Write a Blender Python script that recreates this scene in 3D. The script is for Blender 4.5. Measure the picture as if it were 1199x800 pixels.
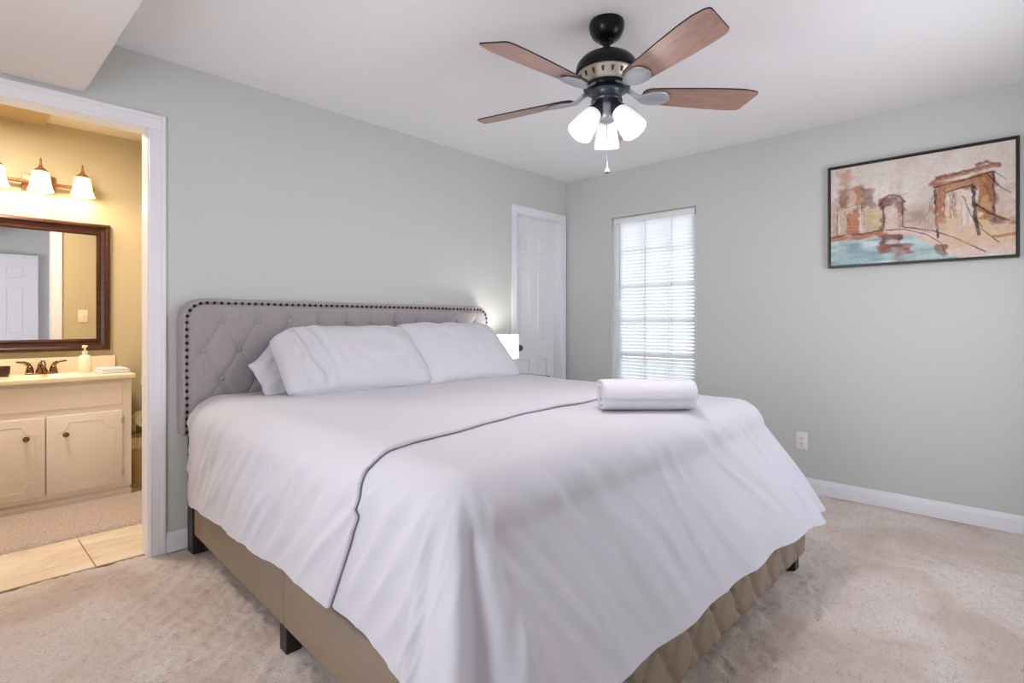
import bpy, bmesh, math, random
import numpy as np
from mathutils import Vector, Matrix, noise

S = bpy.context.scene
C = S.collection
for o in list(bpy.data.objects):
    bpy.data.objects.remove(o)
PI = math.pi
random.seed(4)

# ------------------------------------------------------------------ camera
FPX = 638.0
TH = math.radians(43.3)
CAM = Vector((-4.025, -3.102, 1.14))
cd = bpy.data.cameras.new('camera')
cam = bpy.data.objects.new('camera', cd)
C.objects.link(cam)
cam.location = CAM
cam.rotation_euler = (PI / 2, 0, TH - PI / 2)
cd.sensor_fit = 'HORIZONTAL'
cd.sensor_width = 36.0
cd.lens = 36.0 * FPX / 1199.0
cd.shift_y = -22.0 / 1199.0
cd.clip_start = 0.02
S.camera = cam

# ------------------------------------------------------------------ light and exposure
S.view_settings.view_transform = 'Standard'
S.view_settings.look = 'None'
S.view_settings.gamma = 1.0
S.view_settings.use_curve_mapping = False
S.view_settings.exposure = -0.01

w = bpy.data.worlds.new('sky')
S.world = w
w.use_nodes = True
wn = w.node_tree
wn.nodes.clear()
wo = wn.nodes.new('ShaderNodeOutputWorld')
wb = wn.nodes.new('ShaderNodeBackground')
tc = wn.nodes.new('ShaderNodeTexCoord')
sep = wn.nodes.new('ShaderNodeSeparateXYZ')
rmp = wn.nodes.new('ShaderNodeValToRGB')
rmp.color_ramp.elements[0].position = 0.0
rmp.color_ramp.elements[0].color = (0.95, 0.97, 1.0, 1)
rmp.color_ramp.elements[1].position = 0.6
rmp.color_ramp.elements[1].color = (0.70, 0.82, 1.0, 1)
wn.links.new(tc.outputs['Generated'], sep.inputs[0])
wn.links.new(sep.outputs['Z'], rmp.inputs[0])
wn.links.new(rmp.outputs[0], wb.inputs[0])
wb.inputs[1].default_value = 5.0
wn.links.new(wb.outputs[0], wo.inputs[0])


def area_light(name, loc, direction, sx, sy, power, color):
    l = bpy.data.lights.new(name, 'AREA')
    l.shape = 'RECTANGLE'
    l.size = sx
    l.size_y = sy
    l.energy = power
    l.color = color
    o = bpy.data.objects.new(name, l)
    C.objects.link(o)
    o.location = loc
    o.rotation_euler = Vector(direction).to_track_quat('-Z', 'Y').to_euler()
    return o


FILL_COLOR = (0.95, 0.935, 1.0)
# added fill lamps in two made-up openings, out of view
area_light('added_fill_rear', (-1.25, -3.53, 1.3), (0.05, 1, -0.3), 0.9, 1.25, 6, FILL_COLOR)
area_light('added_fill_left', (-4.9, -1.9, 1.25), (1, 0, 0.6), 0.9, 1.2, 20, FILL_COLOR)

FAN_POWER = 30
FAN_COLOR = (1.0, 0.955, 0.985)
area_light('added_bathroom_fill', (-3.85, 0.85, 2.42), (0, 0, -1), 0.35, 0.35, 29, (1.0, 0.89, 0.78))  # added fill lamp out of view, lifts the whole bathroom
VANITY_POWER = 3.0
VANITY_COLOR = (1.0, 0.82, 0.62)
TABLE_POWER = 3.6


def point_light(name, loc, power, color, radius=0.03, parent=None):
    l = bpy.data.lights.new(name, 'POINT')
    l.energy = power
    l.color = color
    l.shadow_soft_size = radius
    o = bpy.data.objects.new(name, l)
    C.objects.link(o)
    o.location = loc
    if parent:
        o.parent = parent
    return o


# ------------------------------------------------------------------ materials
def srgb(r, g, b):
    def f(c):
        c /= 255.0
        return c / 12.92 if c <= 0.04045 else ((c + 0.055) / 1.055) ** 2.4
    return (f(r), f(g), f(b), 1)


class Mat:
    def __init__(self, name, color, rough=0.5, metal=0.0, spec=0.5):
        self.m = bpy.data.materials.new(name)
        self.m.use_nodes = True
        self.nt = self.m.node_tree
        self.b = self.nt.nodes['Principled BSDF']
        self.b.inputs['Base Color'].default_value = color
        self.b.inputs['Roughness'].default_value = rough
        self.b.inputs['Metallic'].default_value = metal
        self.b.inputs['Specular IOR Level'].default_value = spec
        self._tc = None

    def coords(self):
        if not self._tc:
            self._tc = self.nt.nodes.new('ShaderNodeTexCoord')
        return self._tc.outputs['Object']

    def noise(self, scale, detail=4, rough=0.5, stretch=None, dist=0.0):
        n = self.nt.nodes.new('ShaderNodeTexNoise')
        n.inputs['Scale'].default_value = scale
        n.inputs['Detail'].default_value = detail
        n.inputs['Roughness'].default_value = rough
        n.inputs['Distortion'].default_value = dist
        v = self.coords()
        if stretch:
            mp = self.nt.nodes.new('ShaderNodeMapping')
            mp.inputs['Scale'].default_value = stretch
            self.nt.links.new(v, mp.inputs[0])
            v = mp.outputs[0]
        self.nt.links.new(v, n.inputs['Vector'])
        return n.outputs['Fac']

    def ramp(self, fac, stops):
        r = self.nt.nodes.new('ShaderNodeValToRGB')
        e = r.color_ramp.elements
        while len(e) < len(stops):
            e.new(0.5)
        for i, (p, c) in enumerate(stops):
            e[i].position = p
            e[i].color = c
        self.nt.links.new(fac, r.inputs[0])
        return r.outputs[0]

    def color(self, sock):
        self.nt.links.new(sock, self.b.inputs['Base Color'])
        return self

    def bump(self, fac, strength=0.2, dist=0.01):
        b = self.nt.nodes.new('ShaderNodeBump')
        b.inputs['Strength'].default_value = strength
        b.inputs['Distance'].default_value = dist
        self.nt.links.new(fac, b.inputs['Height'])
        if self.b.inputs['Normal'].is_linked:
            self.nt.links.new(self.b.inputs['Normal'].links[0].from_socket, b.inputs['Normal'])
        self.nt.links.new(b.outputs[0], self.b.inputs['Normal'])
        return self

    def emit(self, color, s):
        self.b.inputs['Emission Color'].default_value = color
        self.b.inputs['Emission Strength'].default_value = s
        return self

    def mixcol(self, fac, a, b):
        m = self.nt.nodes.new('ShaderNodeMix')
        m.data_type = 'RGBA'
        self.nt.links.new(fac, m.inputs[0])
        for sock, v in ((m.inputs[6], a), (m.inputs[7], b)):
            if isinstance(v, tuple):
                sock.default_value = v
            else:
                self.nt.links.new(v, sock)
        return m.outputs[2]


def painted(name, col, bump=0.06, rough=0.6, scale=220):
    m = Mat(name, col, rough, spec=0.3)
    m.bump(m.noise(scale, 2), bump, 0.002)
    return m


M = {}
M['wall'] = painted('sage_grey_wall_paint', srgb(206, 208, 204))
M['ceiling'] = painted('white_ceiling_paint', srgb(243, 242, 244), 0.1, 0.8, 120)
M['soffit'] = painted('soffit_paint_warm_lit', srgb(226, 220, 218), 0.08, 0.8, 120)  # pinkish cast of the warm light put into the soffit colour
M['trim'] = painted('white_trim_gloss', srgb(238, 237, 242), 0.003, 0.35, 60)
M['door'] = painted('white_door_paint', srgb(238, 237, 242), 0.004, 0.4, 80)
M['bath_wall'] = painted('yellow_tan_bath_paint', srgb(202, 188, 154))
M['bath_ceiling'] = painted('cream_bath_ceiling', srgb(240, 232, 210), 0.1, 0.8, 120)
m = Mat('textured_tan_soffit', srgb(196, 170, 130), 0.9)
m.bump(m.noise(90, 5), 0.5, 0.01)
M['popcorn'] = m

m = Mat('carpet_pile', srgb(190, 165, 150), 0.95, spec=0.1)
n1 = m.noise(2.2, 4, 0.55, None, 0.6)
n2 = m.noise(260, 3, 0.7)
n3 = m.noise(48, 5, 0.7, (1, 1.8, 1), 1.5)
base = m.ramp(n1, [(0.38, srgb(224, 201, 185)), (0.5, srgb(240, 221, 207)), (0.62, srgb(248, 236, 227))])
mid = m.mixcol(m.ramp(n3, [(0.36, (0.7, 0.7, 0.7, 1)), (0.46, (0, 0, 0, 1))]), base, srgb(190, 161, 144))
m.color(m.mixcol(m.ramp(n2, [(0.36, (0.4, 0.4, 0.4, 1)), (0.52, (0, 0, 0, 1))]), mid, srgb(198, 169, 152)))
m.b.inputs['Sheen Weight'].default_value = 0.3
m.b.inputs['Sheen Roughness'].default_value = 0.6
m.bump(n2, 0.6, 0.010)
m.bump(n3, 0.5, 0.02)
M['carpet'] = m

m = Mat('cream_floor_tile', srgb(225, 205, 170), 0.35)
n1 = m.noise(3.2, 6, 0.6, (1, 2.2, 1), 1.5)
m.color(m.ramp(n1, [(0.3, srgb(216, 194, 166)), (0.55, srgb(236, 220, 196)), (0.75, srgb(242, 231, 212))]))
M['tile'] = m
M['grout'] = Mat('tan_grout', srgb(170, 140, 105), 0.9)

m = Mat('pink_beige_bath_rug', srgb(208, 180, 160), 0.95, spec=0.1)
n2 = m.noise(160, 4, 0.7)
m.color(m.ramp(n2, [(0.36, srgb(190, 166, 154)), (0.58, srgb(240, 224, 214))]))
m.bump(n2, 0.9, 0.015)
M['rug'] = m


def fabric(name, col, weave=900, bump=0.12, sheen=0.15, rough=0.85):
    m = Mat(name, col, rough, spec=0.15)
    m.bump(m.noise(weave, 2), bump, 0.0015)
    m.b.inputs['Sheen Weight'].default_value = sheen
    return m


M['linen'] = fabric('white_bed_linen', srgb(209, 207, 214), 900, 0.08, 0.1)
M['linen_b'] = fabric('white_pillow_cotton', srgb(211, 210, 217), 900, 0.08, 0.1)
M['terry'] = fabric('white_terry_towel', srgb(220, 218, 225), 420, 0.5, 0.3, 0.95)
M['mattress'] = fabric('white_mattress_ticking', srgb(225, 225, 228))
m = Mat('grey_headboard_fabric', srgb(146, 136, 137), 0.75, spec=0.25)
m.color(m.ramp(m.noise(60, 3, 0.6, (6, 6, 0.6)), [(0.3, srgb(154, 147, 149)), (0.7, srgb(170, 163, 164))]))
m.bump(m.noise(700, 2), 0.15, 0.0015)
m.b.inputs['Sheen Weight'].default_value = 0.25
M['grey_fabric'] = m
m = Mat('taupe_rail_fabric', srgb(140, 126, 110), 0.7, spec=0.25)
m.color(m.ramp(m.noise(60, 3, 0.6, (0.6, 0.6, 6)), [(0.3, srgb(146, 129, 112)), (0.7, srgb(158, 142, 125))]))
m.bump(m.noise(700, 2), 0.15, 0.0015)
M['taupe'] = m
M['nail'] = Mat('dark_bronze_nail', srgb(52, 44, 46), 0.3, 0.8)
m = Mat('espresso_wood', srgb(34, 26, 24), 0.4)
m.color(m.ramp(m.noise(9, 4, 0.6, (8, 8, 1)), [(0.3, srgb(24, 18, 17)), (0.7, srgb(44, 33, 29))]))
M['dark_wood'] = m
M['black'] = Mat('black_lacquer', srgb(26, 25, 28), 0.3)
M['shade'] = Mat('white_lamp_shade', srgb(250, 248, 245), 0.8).emit((1, 0.96, 0.93, 1), 0.75)
M['ceramic'] = Mat('white_ceramic', srgb(240, 240, 240), 0.2)

M['fan_black'] = Mat('black_fan_metal', srgb(24, 24, 26), 0.28, 0.6)
M['fan_pewter'] = Mat('pewter_metal', srgb(182, 184, 192), 0.4, 0.65)
M['fan_dark_pewter'] = Mat('dark_pewter_metal', srgb(84, 88, 100), 0.35, 0.8)
M['fan_cream'] = Mat('brushed_nickel_band', srgb(208, 200, 190), 0.4, 0.6)
m = Mat('walnut_blade', srgb(140, 88, 66), 0.42)
m.b.inputs['Coat Weight'].default_value = 0.6
m.b.inputs['Coat Roughness'].default_value = 0.4
m.color(m.ramp(m.noise(6, 6, 0.65, (1.2, 14, 14), 1.0), [(0.3, srgb(132, 96, 84)), (0.5, srgb(160, 122, 108)), (0.72, srgb(180, 142, 126))]))
M['walnut'] = m
M['blade_edge'] = Mat('dark_blade_edge', srgb(42, 28, 24), 0.5)


def translucent(name, col, tcol, ecol, es, mix=0.6):
    m = Mat(name, col, 0.35).emit(ecol, es)
    nt = m.nt
    tr = nt.nodes.new('ShaderNodeBsdfTranslucent')
    tr.inputs[0].default_value = tcol
    mx = nt.nodes.new('ShaderNodeMixShader')
    mx.inputs[0].default_value = mix
    nt.links.new(m.b.outputs[0], mx.inputs[1])
    nt.links.new(tr.outputs[0], mx.inputs[2])
    nt.links.new(mx.outputs[0], nt.nodes['Material Output'].inputs[0])
    return m


M['frost'] = translucent('frosted_glass_shade', srgb(252, 252, 252), (0.8, 0.8, 0.8, 1), (1, 0.98, 0.97, 1), 0.46, 0.003)
M['bulb'] = Mat('lit_bulb', srgb(255, 255, 255), 0.4).emit((1, 0.98, 0.96, 1), 6)
M['frost_warm'] = translucent('warm_frosted_glass', srgb(255, 246, 220), (0.95, 0.9, 0.8, 1), (1, 0.86, 0.58, 1), 0.95, 0.02)

M['blind'] = Mat('white_blind_slat', srgb(244, 244, 246), 0.5)
nt = M['blind'].nt
tr = nt.nodes.new('ShaderNodeBsdfTranslucent')
tr.inputs[0].default_value = (0.80, 0.80, 0.83, 1)
mx = nt.nodes.new('ShaderNodeMixShader')
mx.inputs[0].default_value = 0.42
nt.links.new(M['blind'].b.outputs[0], mx.inputs[1])
nt.links.new(tr.outputs[0], mx.inputs[2])
nt.links.new(mx.outputs[0], nt.nodes['Material Output'].inputs[0])
M['cord'] = Mat('grey_cord', srgb(190, 190, 195), 0.7)
M['vinyl'] = Mat('white_vinyl', srgb(240, 240, 243), 0.4)
g = bpy.data.materials.new('window_glass')
g.use_nodes = True
nt = g.node_tree
nt.nodes.clear()
out = nt.nodes.new('ShaderNodeOutputMaterial')
ta = nt.nodes.new('ShaderNodeBsdfTransparent')
gl = nt.nodes.new('ShaderNodeBsdfGlossy')
gl.inputs['Roughness'].default_value = 0.02
fr = nt.nodes.new('ShaderNodeFresnel')
mx = nt.nodes.new('ShaderNodeMixShader')
nt.links.new(fr.outputs[0], mx.inputs[0])
nt.links.new(ta.outputs[0], mx.inputs[1])
nt.links.new(gl.outputs[0], mx.inputs[2])
nt.links.new(mx.outputs[0], out.inputs[0])


class G:
    pass


M['glass'] = G()
M['glass'].m = g
M['mirror'] = Mat('mirror_silver', (0.93, 0.94, 0.95, 1), 0.0, 1.0)
m = Mat('mahogany_frame', srgb(84, 44, 28), 0.28)
m.color(m.ramp(m.noise(5, 5, 0.6, (1, 12, 12), 0.8), [(0.3, srgb(40, 18, 13)), (0.55, srgb(66, 32, 20)), (0.8, srgb(104, 56, 32))]))
M['mahogany'] = m
M['vanity'] = painted('cream_vanity_paint', srgb(238, 226, 216), 0.004, 0.45, 60)
M['counter'] = Mat('cream_cultured_marble', srgb(244, 228, 200), 0.22)
M['bronze'] = Mat('oil_bronze', srgb(128, 98, 78), 0.22, 0.9)
M['copper'] = Mat('brushed_copper_bronze', srgb(176, 122, 82), 0.38, 0.75)
M['soap'] = Mat('milky_soap_bottle', srgb(246, 232, 206), 0.25)
M['brown'] = Mat('dark_brown_cup', srgb(58, 30, 22), 0.3)
M['plate'] = Mat('white_cover_plate', srgb(240, 240, 240), 0.35)
M['slot'] = Mat('dark_slot', srgb(60, 60, 62), 0.6)
M['paper'] = Mat('toilet_paper', srgb(248, 236, 212), 0.95)
M['core'] = Mat('cardboard_core', srgb(90, 66, 48), 0.9)
M['bin'] = Mat('tan_bin_plastic', srgb(212, 184, 132), 0.45)
M['liner'] = Mat('cream_bin_liner', srgb(236, 214, 172), 0.55)
M['frame_black'] = Mat('black_picture_frame', srgb(22, 20, 20), 0.35)
M['grass'] = Mat('lawn_grass', srgb(140, 150, 120), 0.95)
M['grass'].color(M['grass'].ramp(M['grass'].noise(3, 5), [(0.3, srgb(120, 134, 104)), (0.7, srgb(160, 168, 142))]))
M['pendant'] = Mat('pewter_pull_pendant', srgb(140, 140, 146), 0.35, 0.8)


# ------------------------------------------------------------------ mesh helpers
class B:
    def __init__(self):
        self.bm = bmesh.new()

    def _new(self, geom_verts, M4):
        bmesh.ops.transform(self.bm, matrix=M4, verts=geom_verts)

    def box(self, lo, hi, bev=0.0, seg=2, rot=None):
        lo, hi = Vector(lo), Vector(hi)
        c, s = (lo + hi) / 2, hi - lo
        r = bmesh.ops.create_cube(self.bm, size=1.0)
        vs = r['verts']
        m4 = Matrix.Translation(c) @ (rot.to_4x4() if rot else Matrix.Identity(4)) @ Matrix.Diagonal((s.x, s.y, s.z, 1))
        bmesh.ops.transform(self.bm, matrix=m4, verts=vs)
        if bev > 0:
            es = set()
            for v in vs:
                es.update(v.link_edges)
            bmesh.ops.bevel(self.bm, geom=list(es), offset=bev, segments=seg, affect='EDGES', profile=0.5)
        return self

    def lathe(self, prof, loc=(0, 0, 0), axis=(0, 0, 1), seg=32, closed=False):
        q = Vector((0, 0, 1)).rotation_difference(Vector(axis).normalized())
        loc = Vector(loc)
        rings = []
        for r, z in prof:
            if r < 1e-5:
                rings.append([self.bm.verts.new(loc + q @ Vector((0, 0, z)))])
            else:
                rings.append([self.bm.verts.new(loc + q @ Vector((r * math.cos(2 * PI * k / seg), r * math.sin(2 * PI * k / seg), z))) for k in range(seg)])
        if closed:
            rings.append(rings[0])
        for a, b in zip(rings, rings[1:]):
            for k in range(seg):
                k2 = (k + 1) % seg
                if len(a) == 1 and len(b) == 1:
                    continue
                if len(a) == 1:
                    self.bm.faces.new((a[0], b[k2], b[k]))
                elif len(b) == 1:
                    self.bm.faces.new((a[k], a[k2], b[0]))
                else:
                    self.bm.faces.new((a[k], a[k2], b[k2], b[k]))
        return self

    def cyl(self, p0, p1, r0, r1=None, seg=20):
        p0, p1 = Vector(p0), Vector(p1)
        r1 = r0 if r1 is None else r1
        L = (p1 - p0).length
        return self.lathe([(0, 0), (r0, 0), (r1, L), (0, L)], p0, p1 - p0, seg)

    def sphere(self, c, r, seg=16, sc=(1, 1, 1)):
        n = seg // 2
        pr = [(max(0, math.sin(PI * k / n)) * r if 0 < k < n else 0, -math.cos(PI * k / n) * r) for k in range(n + 1)]
        k0 = len(self.bm.verts)
        self.lathe(pr, (0, 0, 0), (0, 0, 1), seg)
        self.bm.verts.ensure_lookup_table()
        vs = self.bm.verts[k0:]
        bmesh.ops.transform(self.bm, matrix=Matrix.Translation(c) @ Matrix.Diagonal((*sc, 1)), verts=vs)
        return self

    def tube(self, pts, r, seg=10, caps=True):
        pts = [Vector(p) for p in pts]
        rs = r if isinstance(r, (list, tuple)) else [r] * len(pts)
        rings = []
        up = Vector((0, 0, 1))
        prev = None
        for i, p in enumerate(pts):
            t = (pts[min(i + 1, len(pts) - 1)] - pts[max(i - 1, 0)]).normalized()
            if prev is None:
                n = t.orthogonal().normalized()
            else:
                n = (prev - t * prev.dot(t)).normalized()
            prev = n
            b = t.cross(n)
            rings.append([self.bm.verts.new(p + (n * math.cos(2 * PI * k / seg) + b * math.sin(2 * PI * k / seg)) * rs[i]) for k in range(seg)])
        for a, b in zip(rings, rings[1:]):
            for k in range(seg):
                self.bm.faces.new((a[k], a[(k + 1) % seg], b[(k + 1) % seg], b[k]))
        if caps:
            self.bm.faces.new(rings[0][::-1])
            self.bm.faces.new(rings[-1])
        return self

    def grid(self, P, closed_u=False):
        """P: array (n, m, 3)"""
        n, m_ = len(P), len(P[0])
        V = [[self.bm.verts.new(P[i][j]) for j in range(m_)] for i in range(n)]
        for i in range(n if closed_u else n - 1):
            for j in range(m_ - 1):
                self.bm.faces.new((V[i][j], V[(i + 1) % n][j], V[(i + 1) % n][j + 1], V[i][j + 1]))
        return V

    def prism(self, poly, y0, y1):
        """polygon of (x, z) pairs extruded along y"""
        a = [self.bm.verts.new((x, y0, z)) for x, z in poly]
        b = [self.bm.verts.new((x, y1, z)) for x, z in poly]
        n = len(poly)
        self.bm.faces.new(a)
        self.bm.faces.new(b[::-1])
        for k in range(n):
            self.bm.faces.new((a[k], b[k], b[(k + 1) % n], a[(k + 1) % n]))
        return self

    def make(self, name, mat, parent=None, smooth=0, label=None, loc=None, rot=None, solid=None):
        bmesh.ops.recalc_face_normals(self.bm, faces=self.bm.faces[:])
        me = bpy.data.meshes.new(name)
        self.bm.to_mesh(me)
        self.bm.free()
        o = bpy.data.objects.new(name, me)
        C.objects.link(o)
        me.materials.append((M[mat] if isinstance(mat, str) else mat).m)
        if smooth:
            for p in me.polygons:
                p.use_smooth = True
            if smooth < 180:
                me.set_sharp_from_angle(angle=math.radians(smooth))
        if parent:
            o.parent = parent
        if label:
            o['label'] = label
        if loc is not None:
            o.location = loc
        if rot is not None:
            o.rotation_euler = rot
        if solid:
            md = o.modifiers.new('thickness', 'SOLIDIFY')
            md.thickness = solid
            md.offset = -1
        return o


def tag(o, label, cat, group=None):
    o['label'] = label
    o['category'] = cat
    if group:
        o['group'] = group
    return o


def thing(name, label, cat, loc=(0, 0, 0), rz=0.0, group=None):
    o = bpy.data.objects.new(name, None)
    o.empty_display_size = 0.1
    C.objects.link(o)
    o.location = loc
    o.rotation_euler = (0, 0, rz)
    return tag(o, label, cat, group)


def struct(o):
    o['kind'] = 'structure'
    return o


def dup_tree(root, loc, rz=None, label=None):
    r = root.copy()
    C.objects.link(r)
    r.location = loc
    if rz is not None:
        r.rotation_euler = (0, 0, rz)
    if label:
        r['label'] = label
    for ch in list(root.children):
        c = ch.copy()
        C.objects.link(c)
        c.parent = r
        for g_ in list(ch.children):
            d = g_.copy()
            C.objects.link(d)
            d.parent = c
    return r


def smooth01(x):
    x = max(0.0, min(1.0, x))
    return x * x * (3 - 2 * x)


def nz(x, y, z=0.0):
    return noise.noise(Vector((x, y, z)))


# ------------------------------------------------------------------ room shell
H = 2.44
XL, YR = -4.85, -3.5          # left wall, rear wall (behind the camera)
DX0, DX1, DZ = -4.09, -3.31, 2.085     # bathroom doorway
KX0, KX1, KZ = -0.685, -0.083, 2.062   # closet doorway
WY0, WY1, WZ0, WZ1 = -1.256, -0.493, 0.42, 2.044   # window by the bed
T = 0.095
YB = 1.65                     # bathroom back wall
BXR = -2.95

flo = struct(B().box((XL - T, YR - T, -0.1), (T, 0.06, -0.03)).make('floor', 'carpet'))


def value_noise(x, y, cell, seed):
    r = np.random.RandomState(seed)
    g_ = r.rand(2048)
    fx, fy = x / cell, y / cell
    ix, iy = np.floor(fx).astype(int), np.floor(fy).astype(int)
    tx, ty_ = fx - ix, fy - iy
    tx = tx * tx * (3 - 2 * tx)
    ty_ = ty_ * ty_ * (3 - 2 * ty_)
    hsh = lambda a, c: g_[(a * 73856093 ^ c * 19349663 ^ seed * 83492791) & 2047]
    return (hsh(ix, iy) * (1 - tx) + hsh(ix + 1, iy) * tx) * (1 - ty_) + (hsh(ix, iy + 1) * (1 - tx) + hsh(ix + 1, iy + 1) * tx) * ty_


cstep = 0.0095
cxs = np.arange(XL - T, T, cstep)
cys = np.arange(YR - T, 0.06, cstep)
CX_, CY_ = np.meshgrid(cxs, cys, indexing='ij')
ua, ub = CX_ * 0.9 + CY_ * 0.43, -CX_ * 0.43 + CY_ * 0.9
hz_ = 0.0090 * value_noise(ua, ub, 0.019, 1) + 0.0105 * value_noise(ua * 0.55, ub, 0.034, 2) ** 1.5 + 0.007 * value_noise(ua * 0.5, ub, 0.08, 3) + 0.004 * value_noise(CX_, CY_, 0.35, 5)
hz_ = hz_ - np.percentile(hz_, 92) + 0.002
nxc, nyc = hz_.shape
vco = np.stack([CX_, CY_, hz_], -1).reshape(-1, 3)
ii = (np.arange(nxc - 1)[:, None] * nyc + np.arange(nyc - 1)[None, :]).ravel()
quads = np.stack([ii, ii + nyc, ii + nyc + 1, ii + 1], -1)
me = bpy.data.meshes.new('carpet_pile')
me.vertices.add(len(vco))
me.vertices.foreach_set('co', vco.ravel())
me.loops.add(quads.size)
me.loops.foreach_set('vertex_index', quads.ravel())
me.polygons.add(len(quads))
me.polygons.foreach_set('loop_start', np.arange(0, quads.size, 4))
me.polygons.foreach_set('loop_total', np.full(len(quads), 4))
me.update()
me.polygons.foreach_set('use_smooth', np.ones(len(quads), bool))
me.materials.append(M['carpet'].m)
cpo = bpy.data.objects.new('carpet_pile', me)
C.objects.link(cpo)
cpo.parent = flo
struct(B().box((XL - T, YR - T, H), (T, T, H + 0.1)).make('ceiling', 'ceiling'))
b = B()
b.box((XL, YR, 2.175), (-3.56, 0.0, H - 0.001), 0.006, 2)
struct(b.make('trim_ceiling_soffit', 'soffit'))

b = B()
b.box((XL - T, 0, 0), (DX0, T, H))
b.box((DX0, 0, DZ), (DX1, T, H))
b.box((DX1, 0, 0), (KX0, T, H))
b.box((KX0, 0, KZ), (KX1, T, H))
b.box((KX1, 0, 0), (T, T, H))
struct(b.make('wall_back', 'wall'))
b = B()
b.box((0, YR, 0), (T, WY0, H))
b.box((0, WY0, 0), (T, WY1, WZ0))
b.box((0, WY0, WZ1), (T, WY1, H))
b.box((0, WY1, 0), (T, 0, H))
struct(b.make('wall_right', 'wall'))
# rear wall with an opening added for fill light
RX0, RX1, RZ0, RZ1 = -1.7, -0.8, 0.65, 1.93
b = B()
b.box((XL - T, YR - T, 0), (RX0, YR, H))
b.box((RX0, YR - T, 0), (RX1, YR, RZ0))
b.box((RX0, YR - T, RZ1), (RX1, YR, H))
b.box((RX1, YR - T, 0), (T, YR, H))
struct(b.make('wall_front', 'wall'))
LY0, LY1, LZ0, LZ1 = -2.35, -1.45, 0.75, 2.05  # left wall opening, unseen, added for the second fill lamp
b = B()
b.box((XL - T, YR, 0), (XL, LY0, H))
b.box((XL - T, LY0, 0), (XL, LY1, LZ0))
b.box((XL - T, LY0, LZ1), (XL, LY1, H))
b.box((XL - T, LY1, 0), (XL, 0, H))
struct(b.make('wall_left', 'wall'))


def casing_profile_box(b, lo, hi, y, out):
    """flat casing with a raised outer bead, lo/hi are (x, z)"""
    b.box((lo[0], y - 0.016, lo[1]), (hi[0], y, hi[1]), 0.003, 2)


def door_trim(name, x0, x1, z, w_, ydir=-1, y=0.0):
    b = B()
    s = ydir
    for (a, c, e, f) in ((x0 - w_, x0, 0, z), (x1, x1 + w_, 0, z), (x0 - w_, x1 + w_, z, z + w_)):
        ys = sorted((y, y + s * 0.014))
        b.box((a, ys[0], e), (c, ys[1], f), 0.004, 2)
    o = 0.3 * w_
    ys = sorted((y + s * 0.010, y + s * 0.018))
    b.box((x0 - w_, ys[0], 0), (x0 - w_ + o, ys[1], z + w_), 0.005, 3)
    b.box((x1 + w_ - o, ys[0], 0), (x1 + w_, ys[1], z + w_), 0.005, 3)
    b.box((x0 - w_ + o, ys[0], z + w_ - o), (x1 + w_ - o, ys[1], z + w_), 0.005, 3)
    ys = sorted((y + s * 0.010, y + s * 0.0155))
    b.box((x0 - 0.016, ys[0], 0), (x0 - 0.004, ys[1], z + 0.004), 0.003, 2)
    b.box((x1 + 0.004, ys[0], 0), (x1 + 0.016, ys[1], z + 0.004), 0.003, 2)
    b.box((x0 - 0.004, ys[0], z + 0.004), (x1 + 0.004, ys[1], z + 0.016), 0.003, 2)
    return struct(b.make(name, 'trim', None, 40))


def jamb(name, x0, x1, z, y0, y1):
    b = B()
    b.box((x0 - 0.006, y0, 0), (x0 + 0.003, y1, z), 0.001)
    b.box((x1 - 0.003, y0, 0), (x1 + 0.006, y1, z), 0.001)
    b.box((x0 + 0.003, y0, z - 0.003), (x1 - 0.003, y1, z + 0.006), 0.001)
    return struct(b.make(name, 'trim'))


door_trim('trim_1', DX0, DX1, DZ, 0.072)
jamb('trim_2', DX0, DX1, DZ, -0.002, T + 0.012)
door_trim('trim_3', DX0, DX1, DZ, 0.072, 1, T + 0.012)
door_trim('trim_4', KX0, KX1, KZ, 0.062)
jamb('trim_5', KX0, KX1, KZ, -0.002, T)


def baseboard(name, p0, p1, n):
    """board along p0-p1 standing on the floor, n = normal into the room"""
    p0, p1, n = Vector((*p0, 0)), Vector((*p1, 0)), Vector((*n, 0))
    prof = [(0, 0), (0.014, 0), (0.014, 0.066), (0.011, 0.078), (0.006, 0.086), (0.004, 0.096), (0, 0.098)]
    b = B()
    va = [b.bm.verts.new(p0 + n * d + Vector((0, 0, z))) for d, z in prof]
    vb = [b.bm.verts.new(p1 + n * d + Vector((0, 0, z))) for d, z in prof]
    k = len(prof)
    b.bm.faces.new(va)
    b.bm.faces.new(vb[::-1])
    for i in range(k):
        b.bm.faces.new((va[i], va[(i + 1) % k], vb[(i + 1) % k], vb[i]))
    return struct(b.make(name, 'trim', None, 30))


baseboard('baseboard_back', (DX1 + 0.072, 0), (KX0 - 0.062, 0), (0, -1))
baseboard('baseboard_back', (XL, 0), (DX0 - 0.072, 0), (0, -1))
baseboard('baseboard_right', (0, YR), (0, 0), (-1, 0))
baseboard('baseboard_left', (XL, YR), (XL, 0), (1, 0))


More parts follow.
